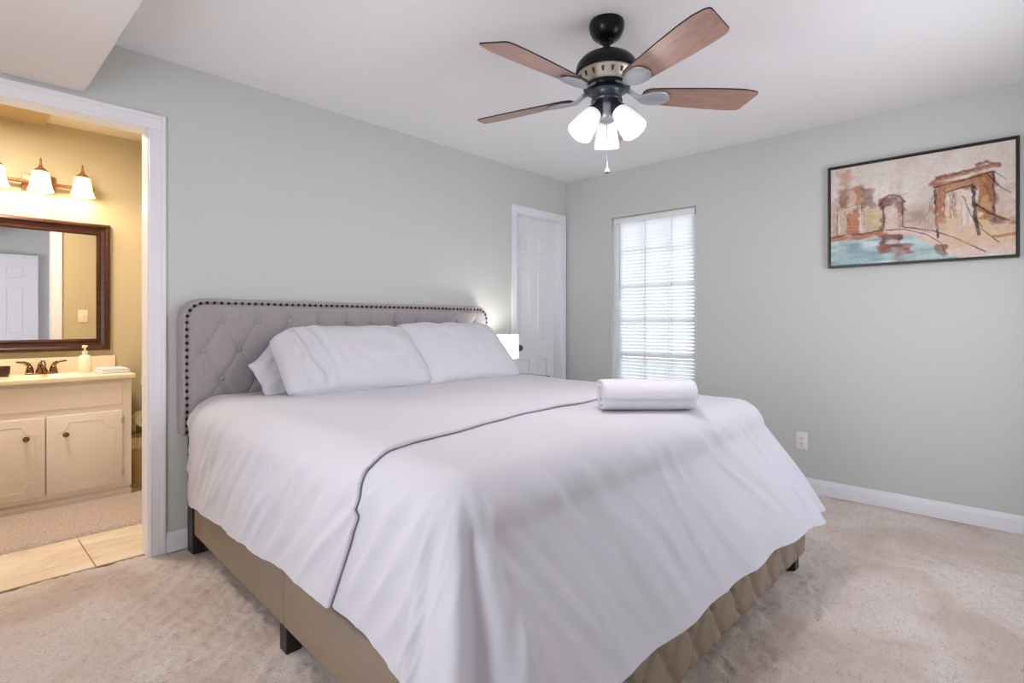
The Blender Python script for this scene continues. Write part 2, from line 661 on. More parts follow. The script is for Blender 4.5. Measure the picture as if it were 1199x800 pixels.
# six-panel doors
def panel_door(b, x0, x1, z0, z1, y0, y1, rows, face):
    """face = -1: panels shown on the y0 side"""
    wd = x1 - x0
    st = 0.17 * wd
    mid = 0.15 * wd
    cols = [(x0 + st, x0 + wd / 2 - mid / 2), (x0 + wd / 2 + mid / 2, x1 - st)]
    b.box((x0, y0, z0), (x0 + st, y1, z1))
    b.box((x1 - st, y0, z0), (x1, y1, z1))
    b.box((cols[0][1], y0, z0), (cols[1][0], y1, z1))
    zs = [z0] + [v for r in rows for v in r] + [z1]
    for cx0, cx1 in cols:
        for k in range(0, len(zs), 2):
            b.box((cx0, y0, zs[k]), (cx1, y1, zs[k + 1]))
        for r0, r1 in rows:
            b.box((cx0, y0 + 0.008, r0), (cx1, y1 - 0.008, r1))
            e = 0.022
            b.box((cx0 + e, y0 + 0.002, r0 + e), (cx1 - e, y1 - 0.002, r1 - e), 0.012, 1)
            # sticking round the panel
            for q in ((cx0, r0, cx0 + 0.008, r1), (cx1 - 0.008, r0, cx1, r1), (cx0, r0, cx1, r0 + 0.008), (cx0, r1 - 0.008, cx1, r1)):
                b.box((q[0], y0 + 0.003, q[1]), (q[2], y1 - 0.003, q[3]), 0.003, 1)
    return b


d = struct(panel_door(B(), KX0 + 0.004, KX1 - 0.004, 0.012, KZ - 0.004, 0.074, 0.109, [(0.2, 0.82), (0.98, 1.63), (1.735, 1.91)], -1).make('door_1', 'door'))
b = B()
b.lathe([(0, 0), (0.031, 0), (0.031, 0.006), (0.012, 0.011), (0.010, 0.03), (0.024, 0.038), (0.028, 0.050), (0.022, 0.061), (0, 0.064)], (-0.605, 0.074, 0.925), (0, -1, 0), 24)
b.make('door_knob', 'fan_dark_pewter', d, 40)

# white door leaf near the rear wall, seen in the bathroom mirror
d = struct(panel_door(B(), -3.80, -3.05, 0.02, 2.05, YR + 0.05, YR + 0.085, [(0.2, 0.82), (0.98, 1.63), (1.735, 1.91)], 1).make('door_2', 'door'))
b = B()
b.box((-3.12, YR + 0.045, 0.0), (-3.06, YR, 0.012))
b.box((-3.80, YR, 1.80), (-3.79, YR + 0.05, 1.9))
b.box((-3.80, YR, 0.2), (-3.79, YR + 0.05, 0.3))
b.make('hinge', 'fan_pewter', d)

# ------------------------------------------------------------------ bathroom shell
b = B()
b.box((-4.5, 0.06, -0.1), (BXR + T, YB + T, -0.004))
bf = struct(b.make('floor_bathroom', 'grout'))
b = B()
ty = 0.066
rows_y = [(0.066, 0.52), (0.526, 1.13), (1.136, 1.65)]
xo = [-3.504, -3.20, -3.504]
for (y0, y1), x_off in zip(rows_y, xo):
    x = x_off - 0.606 * 3
    while x < BXR:
        xa, xb = max(x + 0.003, -4.45), min(x + 0.603, BXR)
        if xb - xa > 0.02:
            b.box((xa, y0, -0.012), (xb, y1, 0.0), 0.0015, 1)
        x += 0.606
b.make('floor_tile', 'tile', bf)
HB = 2.475
b = B()
b.box((-4.5, YB, 0), (BXR + T, YB + T, HB))
struct(b.make('wall_bathroom_back', 'bath_wall'))
b = B()
b.box((-4.5, T, 0), (DX0, T + 0.012, HB))
b.box((DX0, T, DZ), (DX1, T + 0.012, HB))
b.box((DX1, T, 0), (BXR, T + 0.012, HB))
struct(b.make('wall_bathroom_front', 'bath_wall'))
struct(B().box((BXR, T, 0), (BXR + T, YB, HB)).make('wall_bathroom_right', 'bath_wall'))
struct(B().box((-4.5 - T, T, 0), (-4.5, YB, HB)).make('wall_bathroom_left', 'bath_wall'))
struct(B().box((-4.6, T, HB), (BXR + T, YB + T, HB + 0.08)).make('ceiling_bathroom', 'bath_ceiling'))
struct(B().box((-4.5, T + 0.012, HB - 0.03), (-3.52, YB, HB), 0.004).make('trim_bathroom_soffit', 'popcorn'))

# ------------------------------------------------------------------ window by the bed
win = B()
f_ = 0.035
x0, x1 = 0.035, T
for lo, hi in (((x0, WY0, WZ0), (x1, WY0 + 0.012, WZ1)), ((x0, WY1 - 0.012, WZ0), (x1, WY1, WZ1)),
               ((x0, WY0 + 0.012, WZ1 - 0.012), (x1, WY1 - 0.012, WZ1)), ((x0 - 0.03, WY0, WZ0), (x1, WY1, WZ0 + 0.02))):
    win.box(lo, hi)
for lo, hi in (((0.07, WY0 + 0.012, WZ0 + 0.02), (0.11, WY0 + 0.05, WZ1 - 0.012)), ((0.07, WY1 - 0.05, WZ0 + 0.02), (0.11, WY1 - 0.012, WZ1 - 0.012)),
               ((0.07, WY0 + 0.05, WZ1 - 0.05), (0.11, WY1 - 0.05, WZ1 - 0.012)), ((0.07, WY0 + 0.05, WZ0 + 0.02), (0.11, WY1 - 0.05, WZ0 + 0.06)),
               ((0.066, WY0 + 0.05, 0.855), (0.11, WY1 - 0.05, 0.89))):
    win.box(lo, hi, 0.003, 1)
wino = struct(win.make('window_1', 'vinyl'))
B().box((0.092, WY0 + 0.05, WZ0 + 0.06), (0.096, WY1 - 0.05, WZ1 - 0.05)).make('pane', 'glass', wino)
b = B()
for z in (1.757, 1.455, 1.16):
    b.box((0.08, WY0 + 0.05, z - 0.008), (0.09, WY1 - 0.05, z + 0.008))
for k in (1, 2):
    y = WY0 + 0.05 + (WY1 - WY0 - 0.1) * k / 3
    b.box((0.08, y - 0.008, WZ0 + 0.06), (0.09, y + 0.008, WZ1 - 0.05))
b.make('muntin', 'vinyl', wino)

bl = thing('window_blind', 'white horizontal slat blind lowered in the window by the bed', 'blind', (0.03, (WY0 + WY1) / 2, WZ0 + 0.03))
by0, by1 = WY0 + 0.016 - (WY0 + WY1) / 2, WY1 - 0.016 - (WY0 + WY1) / 2
bh = WZ1 - 0.012 - (WZ0 + 0.03)
b = B()
b.box((-0.02, by0, bh - 0.042), (0.022, by1, bh), 0.003)
b.make('headrail', 'vinyl', bl)
b = B()
z = bh - 0.055
ang = math.radians(58)
while z > 0.03:
    P = []
    for i in range(5):
        t = (i / 4 - 0.5) * 0.03
        cx = t * math.cos(ang)
        cz = t * math.sin(ang) + 0.0015 * math.cos(PI * (i / 4 - 0.5))
        P.append([(-cx + 0.0, by0 + 0.004, z + cz), (-cx + 0.0, by1 - 0.004, z + cz)])
    b.grid(P)
    z -= 0.0285
b.make('slats', 'blind', bl, 180)
b = B()
b.box((-0.014, by0 + 0.004, 0.004), (0.014, by1 - 0.004, 0.022), 0.004)
b.make('bottom_rail', 'vinyl', bl)
for y in (0.0625, -0.1715, 0.3135):
    b = B()
    b.box((-0.0166, y - 0.0014, 0.01), (-0.0156, y + 0.0014, bh - 0.04))
    b.box((0.0156, y - 0.0022, 0.01), (0.0166, y + 0.0022, bh - 0.04))
    b.make('ladder_cord', 'cord', bl)
b = B()
b.cyl((-0.03, by1 - 0.065, bh - 0.70), (-0.03, by1 - 0.065, bh - 0.06), 0.0035, None, 8)
b.cyl((-0.03, by1 - 0.065, bh - 0.06), (-0.016, by1 - 0.065, bh - 0.03), 0.002, None, 8)
b.make('tilt_wand', 'cord', bl)

# made-up window frames round the added fill-light openings
for nm, lo, hi, ax in (('added_window_rear', (RX0, RZ0), (RX1, RZ1), 'x'), ('added_window_left', (LY0, LZ0), (LY1, LZ1), 'y')):
    b = B()

    def bb(a0, a1, z0, z1, d0=0.03, d1=0.1):
        if ax == 'x':
            b.box((a0, YR - d1, z0), (a1, YR - d0, z1), 0.002, 1)
        else:
            b.box((XL - d1, a0, z0), (XL - d0, a1, z1), 0.002, 1)
    t = 0.05
    bb(lo[0], lo[0] + t, lo[1], hi[1])
    bb(hi[0] - t, hi[0], lo[1], hi[1])
    bb(lo[0] + t, hi[0] - t, lo[1], lo[1] + t)
    bb(lo[0] + t, hi[0] - t, hi[1] - t, hi[1])
    bb(lo[0] + t, hi[0] - t, (lo[1] + hi[1]) / 2 - 0.02, (lo[1] + hi[1]) / 2 + 0.02)
    struct(b.make(nm, 'vinyl'))
struct(B().box((0.3, -14, -0.35), (16, 12, -0.3)).make('ground_lawn', 'grass'))

# ------------------------------------------------------------------ bed
BX, SH = -2.15, 0.049        # bed centre at the wall, slight skew towards the foot


def bw(u, v, z):
    return Vector((BX + u - SH * v, -v, z))


bed = thing('bed', 'king bed with grey button-tufted headboard, nailhead trim and taupe upholstered rails', 'bed', (BX, 0, 0))


def bl_(u, v, z):             # bed-local
    return Vector((u - SH * v, -v, z))


HB0, HB1, HZ0, HZ1 = -3.19 - BX, -1.093 - BX, 0.58, 1.262


def rounded_outline(x0, x1, z0, z1, r, n=8, rb=0.02):
    pts = []
    for cx, cz, a0, rr in ((x0 + r, z1 - r, 180, r), (x1 - r, z1 - r, 90, r), (x1 - rb, z0 + rb, 0, rb), (x0 + rb, z0 + rb, -90, rb)):
        for k in range(n + 1):
            a = math.radians(a0 - 90 * k / n)
            pts.append((cx + rr * math.cos(a), cz + rr * math.sin(a)))
    return pts


# headboard core
b = B()
b.prism(rounded_outline(HB0, HB1, HZ0, HZ1, 0.105, 8), -0.015, -0.078)
hb = b.make('headboard', 'grey_fabric', bed, 40)
# tufted front
BUT = []
for r_ in range(4):
    zz = 1.147 - 0.146 * r_
    if r_ % 2 == 0:
        BUT += [(-3.006 + 0.177 * k - BX, zz) for k in range(11)]
    else:
        BUT += [(-3.0945 + 0.177 * k - BX, zz) for k in range(12)]


def tuft(x, z):
    """height of the padded face"""
    fx = (x - (-3.006 - BX)) / 0.177
    fz = (1.147 - z) / 0.146
    if fz < 0:
        cr = abs(math.sin(PI * fx))
        h = 0.022 * (0.66 + 0.34 * min(1, cr * 2.6) ** 0.5)
    else:
        u, v = fx + fz / 2, fx - fz / 2
        cr = abs(math.sin(PI * u) * math.sin(PI * v))
        h = 0.022 * (0.66 + 0.34 * min(1.0, cr * 3.0) ** 0.5)
    near = min((x - bx_) ** 2 + (z - bz_) ** 2 for bx_, bz_ in BUT) ** 0.5
    h -= 0.015 * math.exp(-(near / 0.027) ** 1.2)
    return h


b = B()
ins = 0.022
gx0, gx1, gz0, gz1 = HB0 + ins, HB1 - ins, HZ0 + 0.004, HZ1 - ins
nx, nzz = 330, 108
R_ = 0.085
rowsP = []
for j in range(nzz + 1):
    row = []
    z = gz0 + (gz1 - gz0) * j / nzz
    # rounded top corners: pull the row ends in
    dz = z - (gz1 - R_)
    pull = R_ - math.sqrt(max(0, R_ * R_ - dz * dz)) if dz > 0 else 0
    a0, a1 = gx0 + pull, gx1 - pull
    for i in range(nx + 1):
        x = a0 + (a1 - a0) * i / nx
        e = min(x - a0, a1 - x, gz1 - z + 0.0) / 0.035
        fade = smooth01(e) ** 0.6 if e < 1 else 1
        row.append((x, -0.078 - 0.004 - tuft(x, z) * fade, z))
    rowsP.append(row)
b.grid(rowsP)
b.make('tufted_panel', 'grey_fabric', hb, 180)
# border welt
b = B()
ol = rounded_outline(HB0 + 0.012, HB1 - 0.012, HZ0, HZ1 - 0.012, 0.095, 10)
side = ol[:22]
pth = [(ol[0][0], HZ0 + 0.005)] + ol[:22] + [(ol[21][0], HZ0 + 0.005)]
dense = []
for (xa, za), (xb, zb) in zip(pth, pth[1:]):
    L = math.hypot(xb - xa, zb - za)
    k = max(1, int(L / 0.03))
    for i in range(k):
        dense.append((xa + (xb - xa) * i / k, za + (zb - za) * i / k))
dense.append(pth[-1])
b.tube([(x, -0.080, z) for x, z in dense], 0.0125, 10)
b.make('border_piping', 'grey_fabric', hb, 180)
# nailheads
cum = [0]
for p, q in zip(dense, dense[1:]):
    cum.append(cum[-1] + math.hypot(q[0] - p[0], q[1] - p[1]))
mid_of = lambda s: next(((dense[i][0] + (dense[i + 1][0] - dense[i][0]) * (s - cum[i]) / max(1e-9, cum[i + 1] - cum[i]),
                          dense[i][1] + (dense[i + 1][1] - dense[i][1]) * (s - cum[i]) / max(1e-9, cum[i + 1] - cum[i])) for i in range(len(dense) - 1) if cum[i + 1] >= s), dense[-1])
b = B()
b.lathe([(0.0085, 0), (0.0085, 0.002), (0.006, 0.0055), (0, 0.007)], (0, 0, 0), (0, -1, 0), 12)
nail0 = b.make('nailhead', 'nail', hb, 180, 'dark bronze nailhead')
nn = 98
for k in range(nn):
    s = 0.012 + (cum[-1] - 0.024) * k / (nn - 1)
    x, z = mid_of(s)
    # towards the middle of the panel
    cx_ = max(HB0 + 0.105, min(HB1 - 0.105, x))
    cz_ = min(HZ1 - 0.105, z)
    dv = Vector((cx_ - x, 0, cz_ - z))
    dv = dv.normalized() * 0.009 if dv.length > 1e-6 else Vector((0, 0, -0.009))
    o = nail0 if k == 0 else nail0.copy()
    if k:
        C.objects.link(o)
    o.location = (x + dv.x, -0.0895, z + dv.z)
b = B()
b.lathe([(0.012, -0.008), (0.0135, 0.0), (0.0115, 0.005), (0.006, 0.008), (0, 0.0087)], (0, 0, 0), (0, -1, 0), 14)
but0 = b.make('button', 'grey_fabric', hb, 180)
first = True
for bx_, bz_ in BUT:
    if not (HB0 + 0.04 < bx_ < HB1 - 0.04):
        continue
    o = but0 if first else but0.copy()
    if not first:
        C.objects.link(o)
    first = False
    o.location = (bx_, -0.0905, bz_)

# legs: headboard posts and corner/mid legs
for x in (-3.155 - BX, -1.175 - BX):
    b = B()
    b.box((x, -0.13, 0), (x + 0.055, -0.05, 0.62), 0.003, 1)
    b.make('headboard_post', 'dark_wood', bed)


def skew_box(b, u0, u1, v0, v1, z0, z1, bev=0.012, seg=3):
    r = bmesh.ops.create_cube(b.bm, size=1.0)
    vs = r['verts']
    for v in vs:
        v.co = Vector(((u0 + u1) / 2 + v.co.x * (u1 - u0), (v0 + v1) / 2 + v.co.y * (v1 - v0), (z0 + z1) / 2 + v.co.z * (z1 - z0)))
    es = set()
    for v in vs:
        es.update(v.link_edges)
    r = bmesh.ops.bevel(b.bm, geom=list(es), offset=bev, segments=seg, affect='EDGES', profile=0.5) if bev else None
    for v in b.bm.verts:
        if v.co.y >= -1e-6 or True:
            pass
    return b


def to_bed(o):
    for v in o.data.vertices:
        v.co = bl_(v.co.x, v.co.y, v.co.z)
    o.data.update()
    bm2 = bmesh.new()
    bm2.from_mesh(o.data)
    bmesh.ops.recalc_face_normals(bm2, faces=bm2.faces[:])
    bm2.to_mesh(o.data)
    bm2.free()
    return o


UL, UR, VF = -0.993, 1.003, 2.345
for u0, u1 in ((UL, UL + 0.035), (UR - 0.035, UR)):
    for v0, v1 in ((0.13, 1.245), (1.249, VF)):
        b = B()
        skew_box(b, u0, u1, v0, v1, 0.095, 0.290, 0.012, 3)
        o = to_bed(b.make('side_rail', 'taupe', bed, 40))
# foot rail: tufted
b = B()
P = []
nu, nv = 180, 26
for j in range(nv + 1):
    z = 0.075 + 0.24 * j / nv
    row = []
    for i in range(nu + 1):
        u = UL + (UR - UL) * i / nu
        fx = (u - UL) / 0.166
        fz = (z - 0.155) / 0.115
        a_, c_ = fx + fz / 2, fx - fz / 2
        cr = abs(math.sin(PI * a_) * math.sin(PI * c_))
        h = 0.026 * min(1, cr * 2.4) ** 0.35
        ez = min(z - 0.075, 0.315 - z) / 0.03
        eu = min(u - UL, UR - u) / 0.03
        h = (h + 0.006) * smooth01(ez) ** 0.5 * smooth01(eu) ** 0.5
        row.append((u, VF - 0.004 + h, z))
    P.append(row)
b.grid(P)
b.box((UL, VF - 0.034, 0.075), (UR, VF - 0.004, 0.315), 0.004, 1)
fr_ = to_bed(b.make('foot_rail', 'taupe', bed, 60))
for k in range(12):
    for r_ in range(2):
        u = UL + 0.166 * (k + (0.5 if r_ else 0.0))
        if UL + 0.05 < u < UR - 0.05:
            b = B()
            b.lathe([(0.010, -0.004), (0.010, 0.002), (0.005, 0.006), (0, 0.007)], bl_(u, VF + 0.006, 0.155 + 0.115 * r_), (0, -1, 0), 10)
            b.make('button', 'taupe', fr_, 180)
for u, v in ((UL + 0.007, 1.232), (UR - 0.067, 1.262), (UL + 0.015, 2.29), (UR - 0.06, 2.305), (-0.02, 1.2), (-0.02, 2.24)):
    b = B()
    skew_box(b, u, u + 0.055, v - 0.03, v + 0.03, 0.0, 0.12, 0.003, 1)
    to_bed(b.make('leg', 'dark_wood', bed))
b = B()
for k in range(12):
    v = 0.2 + k * 0.18
    skew_box(b, UL + 0.04, UR - 0.04, v, v + 0.08, 0.235, 0.255, 0, 1)
to_bed(b.make('slats', 'dark_wood', bed))

# mattress
mt = thing('mattress', 'thick white mattress under the duvet on the upholstered bed', 'mattress', (BX, 0, 0.257))
b = B()
skew_box(b, -0.95, 0.95, 0.115, 2.13, 0.0, 0.455, 0.07, 4)
mo = to_bed(b.make('mattress_body', 'mattress', mt, 60))

# ---- duvet
AL = 0.868
A_, V1, R0, ZT = 0.89, 2.075, 0.125, 0.772


def interp(x, xs, ys):
    return float(np.interp(x, xs, ys))


def hem_left(v):
    return interp(v, [0.1, 0.375, 0.69, 1.08, 1.33, 1.62, 1.85, 2.06, 2.3], [0.25, 0.275, 0.305, 0.335, 0.345, 0.355, 0.35, 0.32, 0.25])


def hem_foot(u):
    return interp(u, [-1.0, -0.7, -0.45, -0.1, 0.3, 0.7, 0.9, 1.0], [0.26, 0.285, 0.285, 0.28, 0.275, 0.255, 0.24, 0.235])


def hem_right(v):
    return interp(v, [0, 1.8, 2.2], [0.30, 0.28, 0.24])


def drape_pt(su, sv, cu, cv, off=0.0):
    """cu, cv: core coordinates; su in [-1,1], sv in [0,1]: overhang fraction left/right and foot"""
    e = max(abs(su), sv)
    if e < 1e-6:
        n = Vector((0, 0))
        d = 0.0
        phi = 0.0
    else:
        n = Vector((su, sv)).normalized()
        phi = math.atan2(sv, abs(su))
        hs = hem_left(cv) if su < 0 else hem_right(cv)
        hf = hem_foot(cu)
        t = phi / (PI / 2)
        corner = math.sin(2 * phi)
        hem = hs * (1 - t) + hf * t - (0.07 if su < 0 else 0.0) * corner
        if abs(su) < 1e-6:
            hem = hf
        if sv < 1e-6:
            hem = hs
        drop = (ZT - R0) - hem
        d = e * (R0 * PI / 2 + drop)
    arc = R0 * PI / 2
    # outward lean of the hanging part
    hd = smooth01((cv - 0.1) / 1.1)
    lean_s, lean_f = ((0.02 + 0.10 * hd) if su < 0 else 0.16), 0.55
    t = phi / (PI / 2)
    lean = lean_s * (1 - t) + lean_f * t + 0.16 * math.sin(2 * phi) * (1.6 if su > 0 else 0.7)
    if d <= arc:
        hor = R0 * math.sin(d / R0)
        z = ZT - R0 * (1 - math.cos(d / R0))
        hang = 0.0
        nh, nv_ = math.sin(d / R0), math.cos(d / R0)
    else:
        hang = d - arc
        hor = R0 + hang * lean
        z = ZT - R0 - hang
        nh, nv_ = 1.0, 0.0
    # path coordinate round the edge
    if e < 1e-6:
        s = 0
    elif su < 0:
        s = cv + phi * 0.42 + (cu + A_ if sv > 0 and su > -1e-6 else 0)
    else:
        s = 0
    if e > 1e-6:
        if abs(su) < 1e-6:
            s = V1 + 0.66 + (cu + A_)
        elif su < 0:
            s = cv + 0.66 * t
        else:
            s = V1 + 0.66 + 2 * A_ + 0.66 * (1 - t) + (V1 - cv)
    # folds grow on the way down
    g = smooth01((d - 0.05) / 0.42)
    corner = math.sin(2 * phi) if e > 1e-6 else 0
    amp = (0.006 + 0.005 * hd) * (1 - corner) + 0.05 * corner
    diag = s + 0.30 * hang * (1 if su < 0 else -0.8) * (1 - corner)
    fold = (0.55 * math.sin(diag * 12.0 + 0.6 + 1.1 * math.sin(diag * 3.1)) + 0.35 * math.sin(diag * 19.5 + 2.0 + 0.8 * math.sin(diag * 5.3)) + 0.6 * nz(diag * 3.4, hang * 1.2, 7.7))
    fold_c = math.cos(t * 4 * PI + 0.35) * 0.9 + 0.3 * math.sin(t * 8 * PI)
    f = fold * (1 - corner) + fold_c * corner
    dis = amp * g * (f + 0.35)
    # soft creases that die out before the hem and on the top
    wr = 0.0
    if e > 1e-6:
        band = smooth01((d - 0.06) / 0.10) * (0.35 + 0.65 * (1 - smooth01((e - 0.72) / 0.28)))
        q = s + (0.85 if su < 0 else -0.55 + 0.5 * nz(s * 1.3, 0.0, 4.0)) * d
        r1 = 1 - abs(nz(q * 8.5, d * 2.0, 3.1)) * 2.2
        r2 = 1 - abs(nz(q * 15.0 + 9, d * 3.5, 6.1)) * 2.2
        wr = band * (1.5 if su < 0 else 1.15) * (0.0085 * max(0.0, r1) ** 2.5 + 0.0045 * max(0.0, r2) ** 2.5) * (1 - 0.6 * corner)
        wr += 0.003 * nz(s * 6.5, d * 5.0, 3.1) * smooth01(d / 0.1)
    # gentle unevenness on top
    top = 0.007 * nz(cu * 2.3, cv * 2.3, 1.0) + 0.003 * nz(cu * 6, cv * 5, 5.0)
    top -= 0.018 * smooth01((0.55 - cv) / 0.4)
    k = nv_
    o_ = off + dis + wr
    u = cu + n.x * (hor + nh * o_)
    v = cv + n.y * (hor + nh * o_)
    zz = z + k * (off + wr) + top * (0.25 + 0.75 * max(0, nv_))
    return u, v, zz


def axis_samples(no, ni, full):
    """list of (core fraction, overhang)"""
    L = []
    if full:
        for k in range(no, 0, -1):
            L.append((0.0, -k / no))
    for k in range(ni + 1):
        L.append((k / ni, 0.0))
    for k in range(1, no + 1):
        L.append((1.0, k / no))
    return L


V0 = 0.13
duv = thing('duvet', 'white duvet spread over the bed with its top edge folded back', 'duvet', (BX, 0, 0.7))
OFFZ = Vector((0, 0, -0.7))


def duvet_grid(v0, off, vmax=None, edge=False, no=46):
    us = axis_samples(no, 90, True)
    P = []
    if vmax is None:
        vs = [(v0 + (V1 - v0) * k / 96, 0.0) for k in range(97)] + [(V1, k / no) for k in range(1, no + 1)]
        for cf, ou in us:
            cu = -AL + (AL + A_) * cf
            P.append([bl_(*drape_pt(ou, ov, cu, cv, off)) + OFFZ for cv, ov in vs])
    else:
        for cf, ou in us:
            cu = -AL + (AL + A_) * cf
            ve = vmax(cu, ou)
            row = []
            n = 90
            for k in range(n + 1):
                t = k / n
                cv = v0 + (ve - v0) * (1 - (1 - t) ** 1.25)
                o2 = off
                row.append(bl_(*drape_pt(ou, 0.0, cu, cv, o2 + 0.004 * nz(cu * 3 + ou, cv * 3, 9.0))) + OFFZ)
            # rolled fold edge
            for a in (30, 60, 90, 120, 150, 175):
                rr = off * 0.5 - 0.001
                o2 = off - rr * (1 - math.cos(math.radians(a)))
                cv = ve + rr * math.sin(math.radians(a)) * 1.2
                row.append(bl_(*drape_pt(ou, 0.0, cu, cv, o2)) + OFFZ)
            P.append(row)
    return P


b = B()
b.grid(duvet_grid(0.55, 0.0))
dv_o = b.make('duvet_cover', 'linen', duv, 180)


def fold_line(cu, ou):
    # where the folded-back edge runs across the bed, then down the sides
    u = cu + ou * 0.18
    v = interp(u, [-1.05, -0.95, -0.78, -0.53, -0.1, 0.3, 0.9], [1.835, 1.80, 1.735, 1.70, 1.625, 1.615, 1.58])
    if ou < 0:
        v -= 0.14 * max(0, -ou - 0.45) / 0.55
    return v + 0.008 * nz(cu * 5, ou * 3, 2.0)


b = B()
b.grid(duvet_grid(V0, 0.016, fold_line))
b.make('folded_back_layer', 'linen', duv, 180)


# ---- pillows
def pillow(name, label, w_, h_, th, center_bottom, yaw, lean, bend=0.0, seed=0, wr=1.0, group='pillows leaning on the headboard', side_wr=0.0, rnd=0.06, slump=0.0):
    """pillow leaning back: local x across, local z up the slope, local -y front"""
    b = B()
    n = 64
    m_ = 44

    def pt(i, j, sgn):
        u = -1 + 2 * i / n
        v = -1 + 2 * j / m_
        eu = 1 - abs(u) ** 3.2
        ev = 1 - abs(v) ** 3.0
        t = (max(0, eu) * max(0, ev)) ** 0.5
        pin = 0.055
        x = w_ / 2 * u * (1 - pin * (1 - v * v) * abs(u) ** 2)
        z = h_ / 2 * v * (1 - pin * 1.3 * (1 - u * u) * abs(v) ** 2)
        cr_ = (abs(u) * abs(v)) ** 5
        x *= 1 - rnd * cr_
        z *= 1 - rnd * 1.4 * cr_
        if slump:
            k_ = smooth01((-u - 0.35) / 0.65)
            z = -h_ / 2 + (z + h_ / 2) * (1 - slump * k_)
            x += 0.05 * k_ * (1 - (v + 1) / 2) * (slump > 0.3)
        ed = smooth01((1 - max(abs(u), abs(v))) / 0.25)
        wrk = wr * 0.011 * (nz(u * 3.0 + seed, v * 2.2, seed * 1.7) + 0.6 * nz(u * 7 + seed, v * 4, 2.0)) * (0.3 + 0.7 * ed)
        if side_wr:
            k = math.exp(-((u + 0.62) / 0.22) ** 2)
            wrk += side_wr * k * math.sin(u * 34 + v * 3.5 + 1.5 * nz(u * 4, v * 3, 4)) * ed
        y = -sgn * (t * th / 2 + (wrk if sgn > 0 else 0))
        x += 0.006 * nz(v * 4, seed, 1.0) * abs(u)
        z += 0.010 * nz(u * 4, seed + 3, 1.0) * abs(v)
        y -= bend * (v * v - 0.3)
        # sag of the lower part
        return Vector((x, y, z + h_ / 2))
    for sgn in (1, -1):
        P = [[pt(i, j, sgn) for j in range(m_ + 1)] for i in range(n + 1)]
        b.grid(P)
    bmesh.ops.remove_doubles(b.bm, verts=b.bm.verts[:], dist=0.0008)
    rot = Matrix.Rotation(yaw, 3, 'Z') @ Matrix.Rotation(-lean, 3, 'X')
    for v in b.bm.verts:
        v.co = rot @ v.co
    # settle: nothing below the base plane
    for v in b.bm.verts:
        if v.co.z < 0.012:
            v.co.z = 0.012 + (v.co.z - 0.012) * 0.12
    o = b.make(name, 'linen_b', None, 180)
    o.location = center_bottom
    return tag(o, label, 'pillow', group)


PZ = 0.765
pillow('pillow', 'white pillow behind the left front one, its corner showing at the bed edge', 0.94, 0.44, 0.11, (-2.49, -0.37, PZ), 0.0, math.radians(36), 0.0, 3.3, 1.3, rnd=0.04, slump=0.52)
pillow('pillow', 'white pillow in front at the left, wrinkled near its left edge', 0.87, 0.50, 0.20, (-2.455, -0.60, PZ), -0.07, math.radians(46), 0.0, 8.1, 1.0, side_wr=0.014, rnd=0.12, slump=0.08)
pillow('pillow', 'white pillow leaning on the headboard at the right, nearest the table lamp', 0.79, 0.52, 0.19, (-1.69, -0.63, PZ), -0.03, math.radians(45), 0.0, 5.4, 0.9, rnd=0.05)

# ---- rolled towel on the duvet
c0 = Vector((-1.965, -1.985, 0))
tow = thing('towel', 'rolled white bath towel lying on the duvet fold towards the bed foot', 'towel', (-1.95, -1.925, 0.766), math.radians(-47))


def sq(a, p=0.62):
    return math.copysign(abs(math.cos(a)) ** p, math.cos(a)), math.copysign(abs(math.sin(a)) ** p, math.sin(a))


b = B()
nT = 150
Lh = 0.192
turns = 2.6
P = []
for i in range(nT + 1):
    t = i / nT
    a = -0.6 + 2 * PI * turns * t
    rad = 0.28 + 0.72 * t ** 0.9
    cx, cz = sq(a, 0.72)
    row = []
    for j in range(25):
        x = -Lh + 2 * Lh * j / 24
        e = abs(j / 12 - 1)
        ww = 0.0025 * nz(x * 9, t * 9, 2) + 0.0018 * nz(x * 22, t * 22, 6)
        r2 = rad * (1 - 0.03 * e ** 6) + ww * 8
        row.append((x + 0.006 * nz(t * 5, 1, 1) * e ** 3, 0.092 * cx * r2, 0.066 + 0.064 * cz * r2))
    P.append(row)
b.grid(P)
o = b.make('towel_roll', 'terry', tow, 180)
md = o.modifiers.new('thickness', 'SOLIDIFY')
md.thickness = 0.014
md.offset = 0
md.use_even_offset = False

# ------------------------------------------------------------------ night stand and table lamp
ns = thing('nightstand', 'small black nightstand between the bed and the closet door', 'nightstand', (-0.913, -0.235, -0.008))
ns.scale = (0.72, 1, 1)
b = B()
b.box((-0.2, -0.2, 0.715), (0.2, 0.2, 0.74), 0.004)
b.make('table_top', 'black', ns)
b = B()
b.box((-0.185, -0.185, 0.25), (0.185, 0.185, 0.715), 0.003)
b.make('body', 'black', ns)
b = B()
b.box((-0.17, -0.2, 0.48), (0.17, -0.185, 0.665), 0.003)
dr = b.make('drawer', 'black', ns)
B().sphere((0, -0.21, 0.57), 0.012).make('knob', 'fan_pewter', dr, 180)
for sx in (-1, 1):
    for sy in (-1, 1):
        b = B()
        b.box((sx * 0.165 - 0.018, sy * 0.165 - 0.018, 0), (sx * 0.165 + 0.018, sy * 0.165 + 0.018, 0.25), 0.003)
        b.make('leg', 'black', ns)

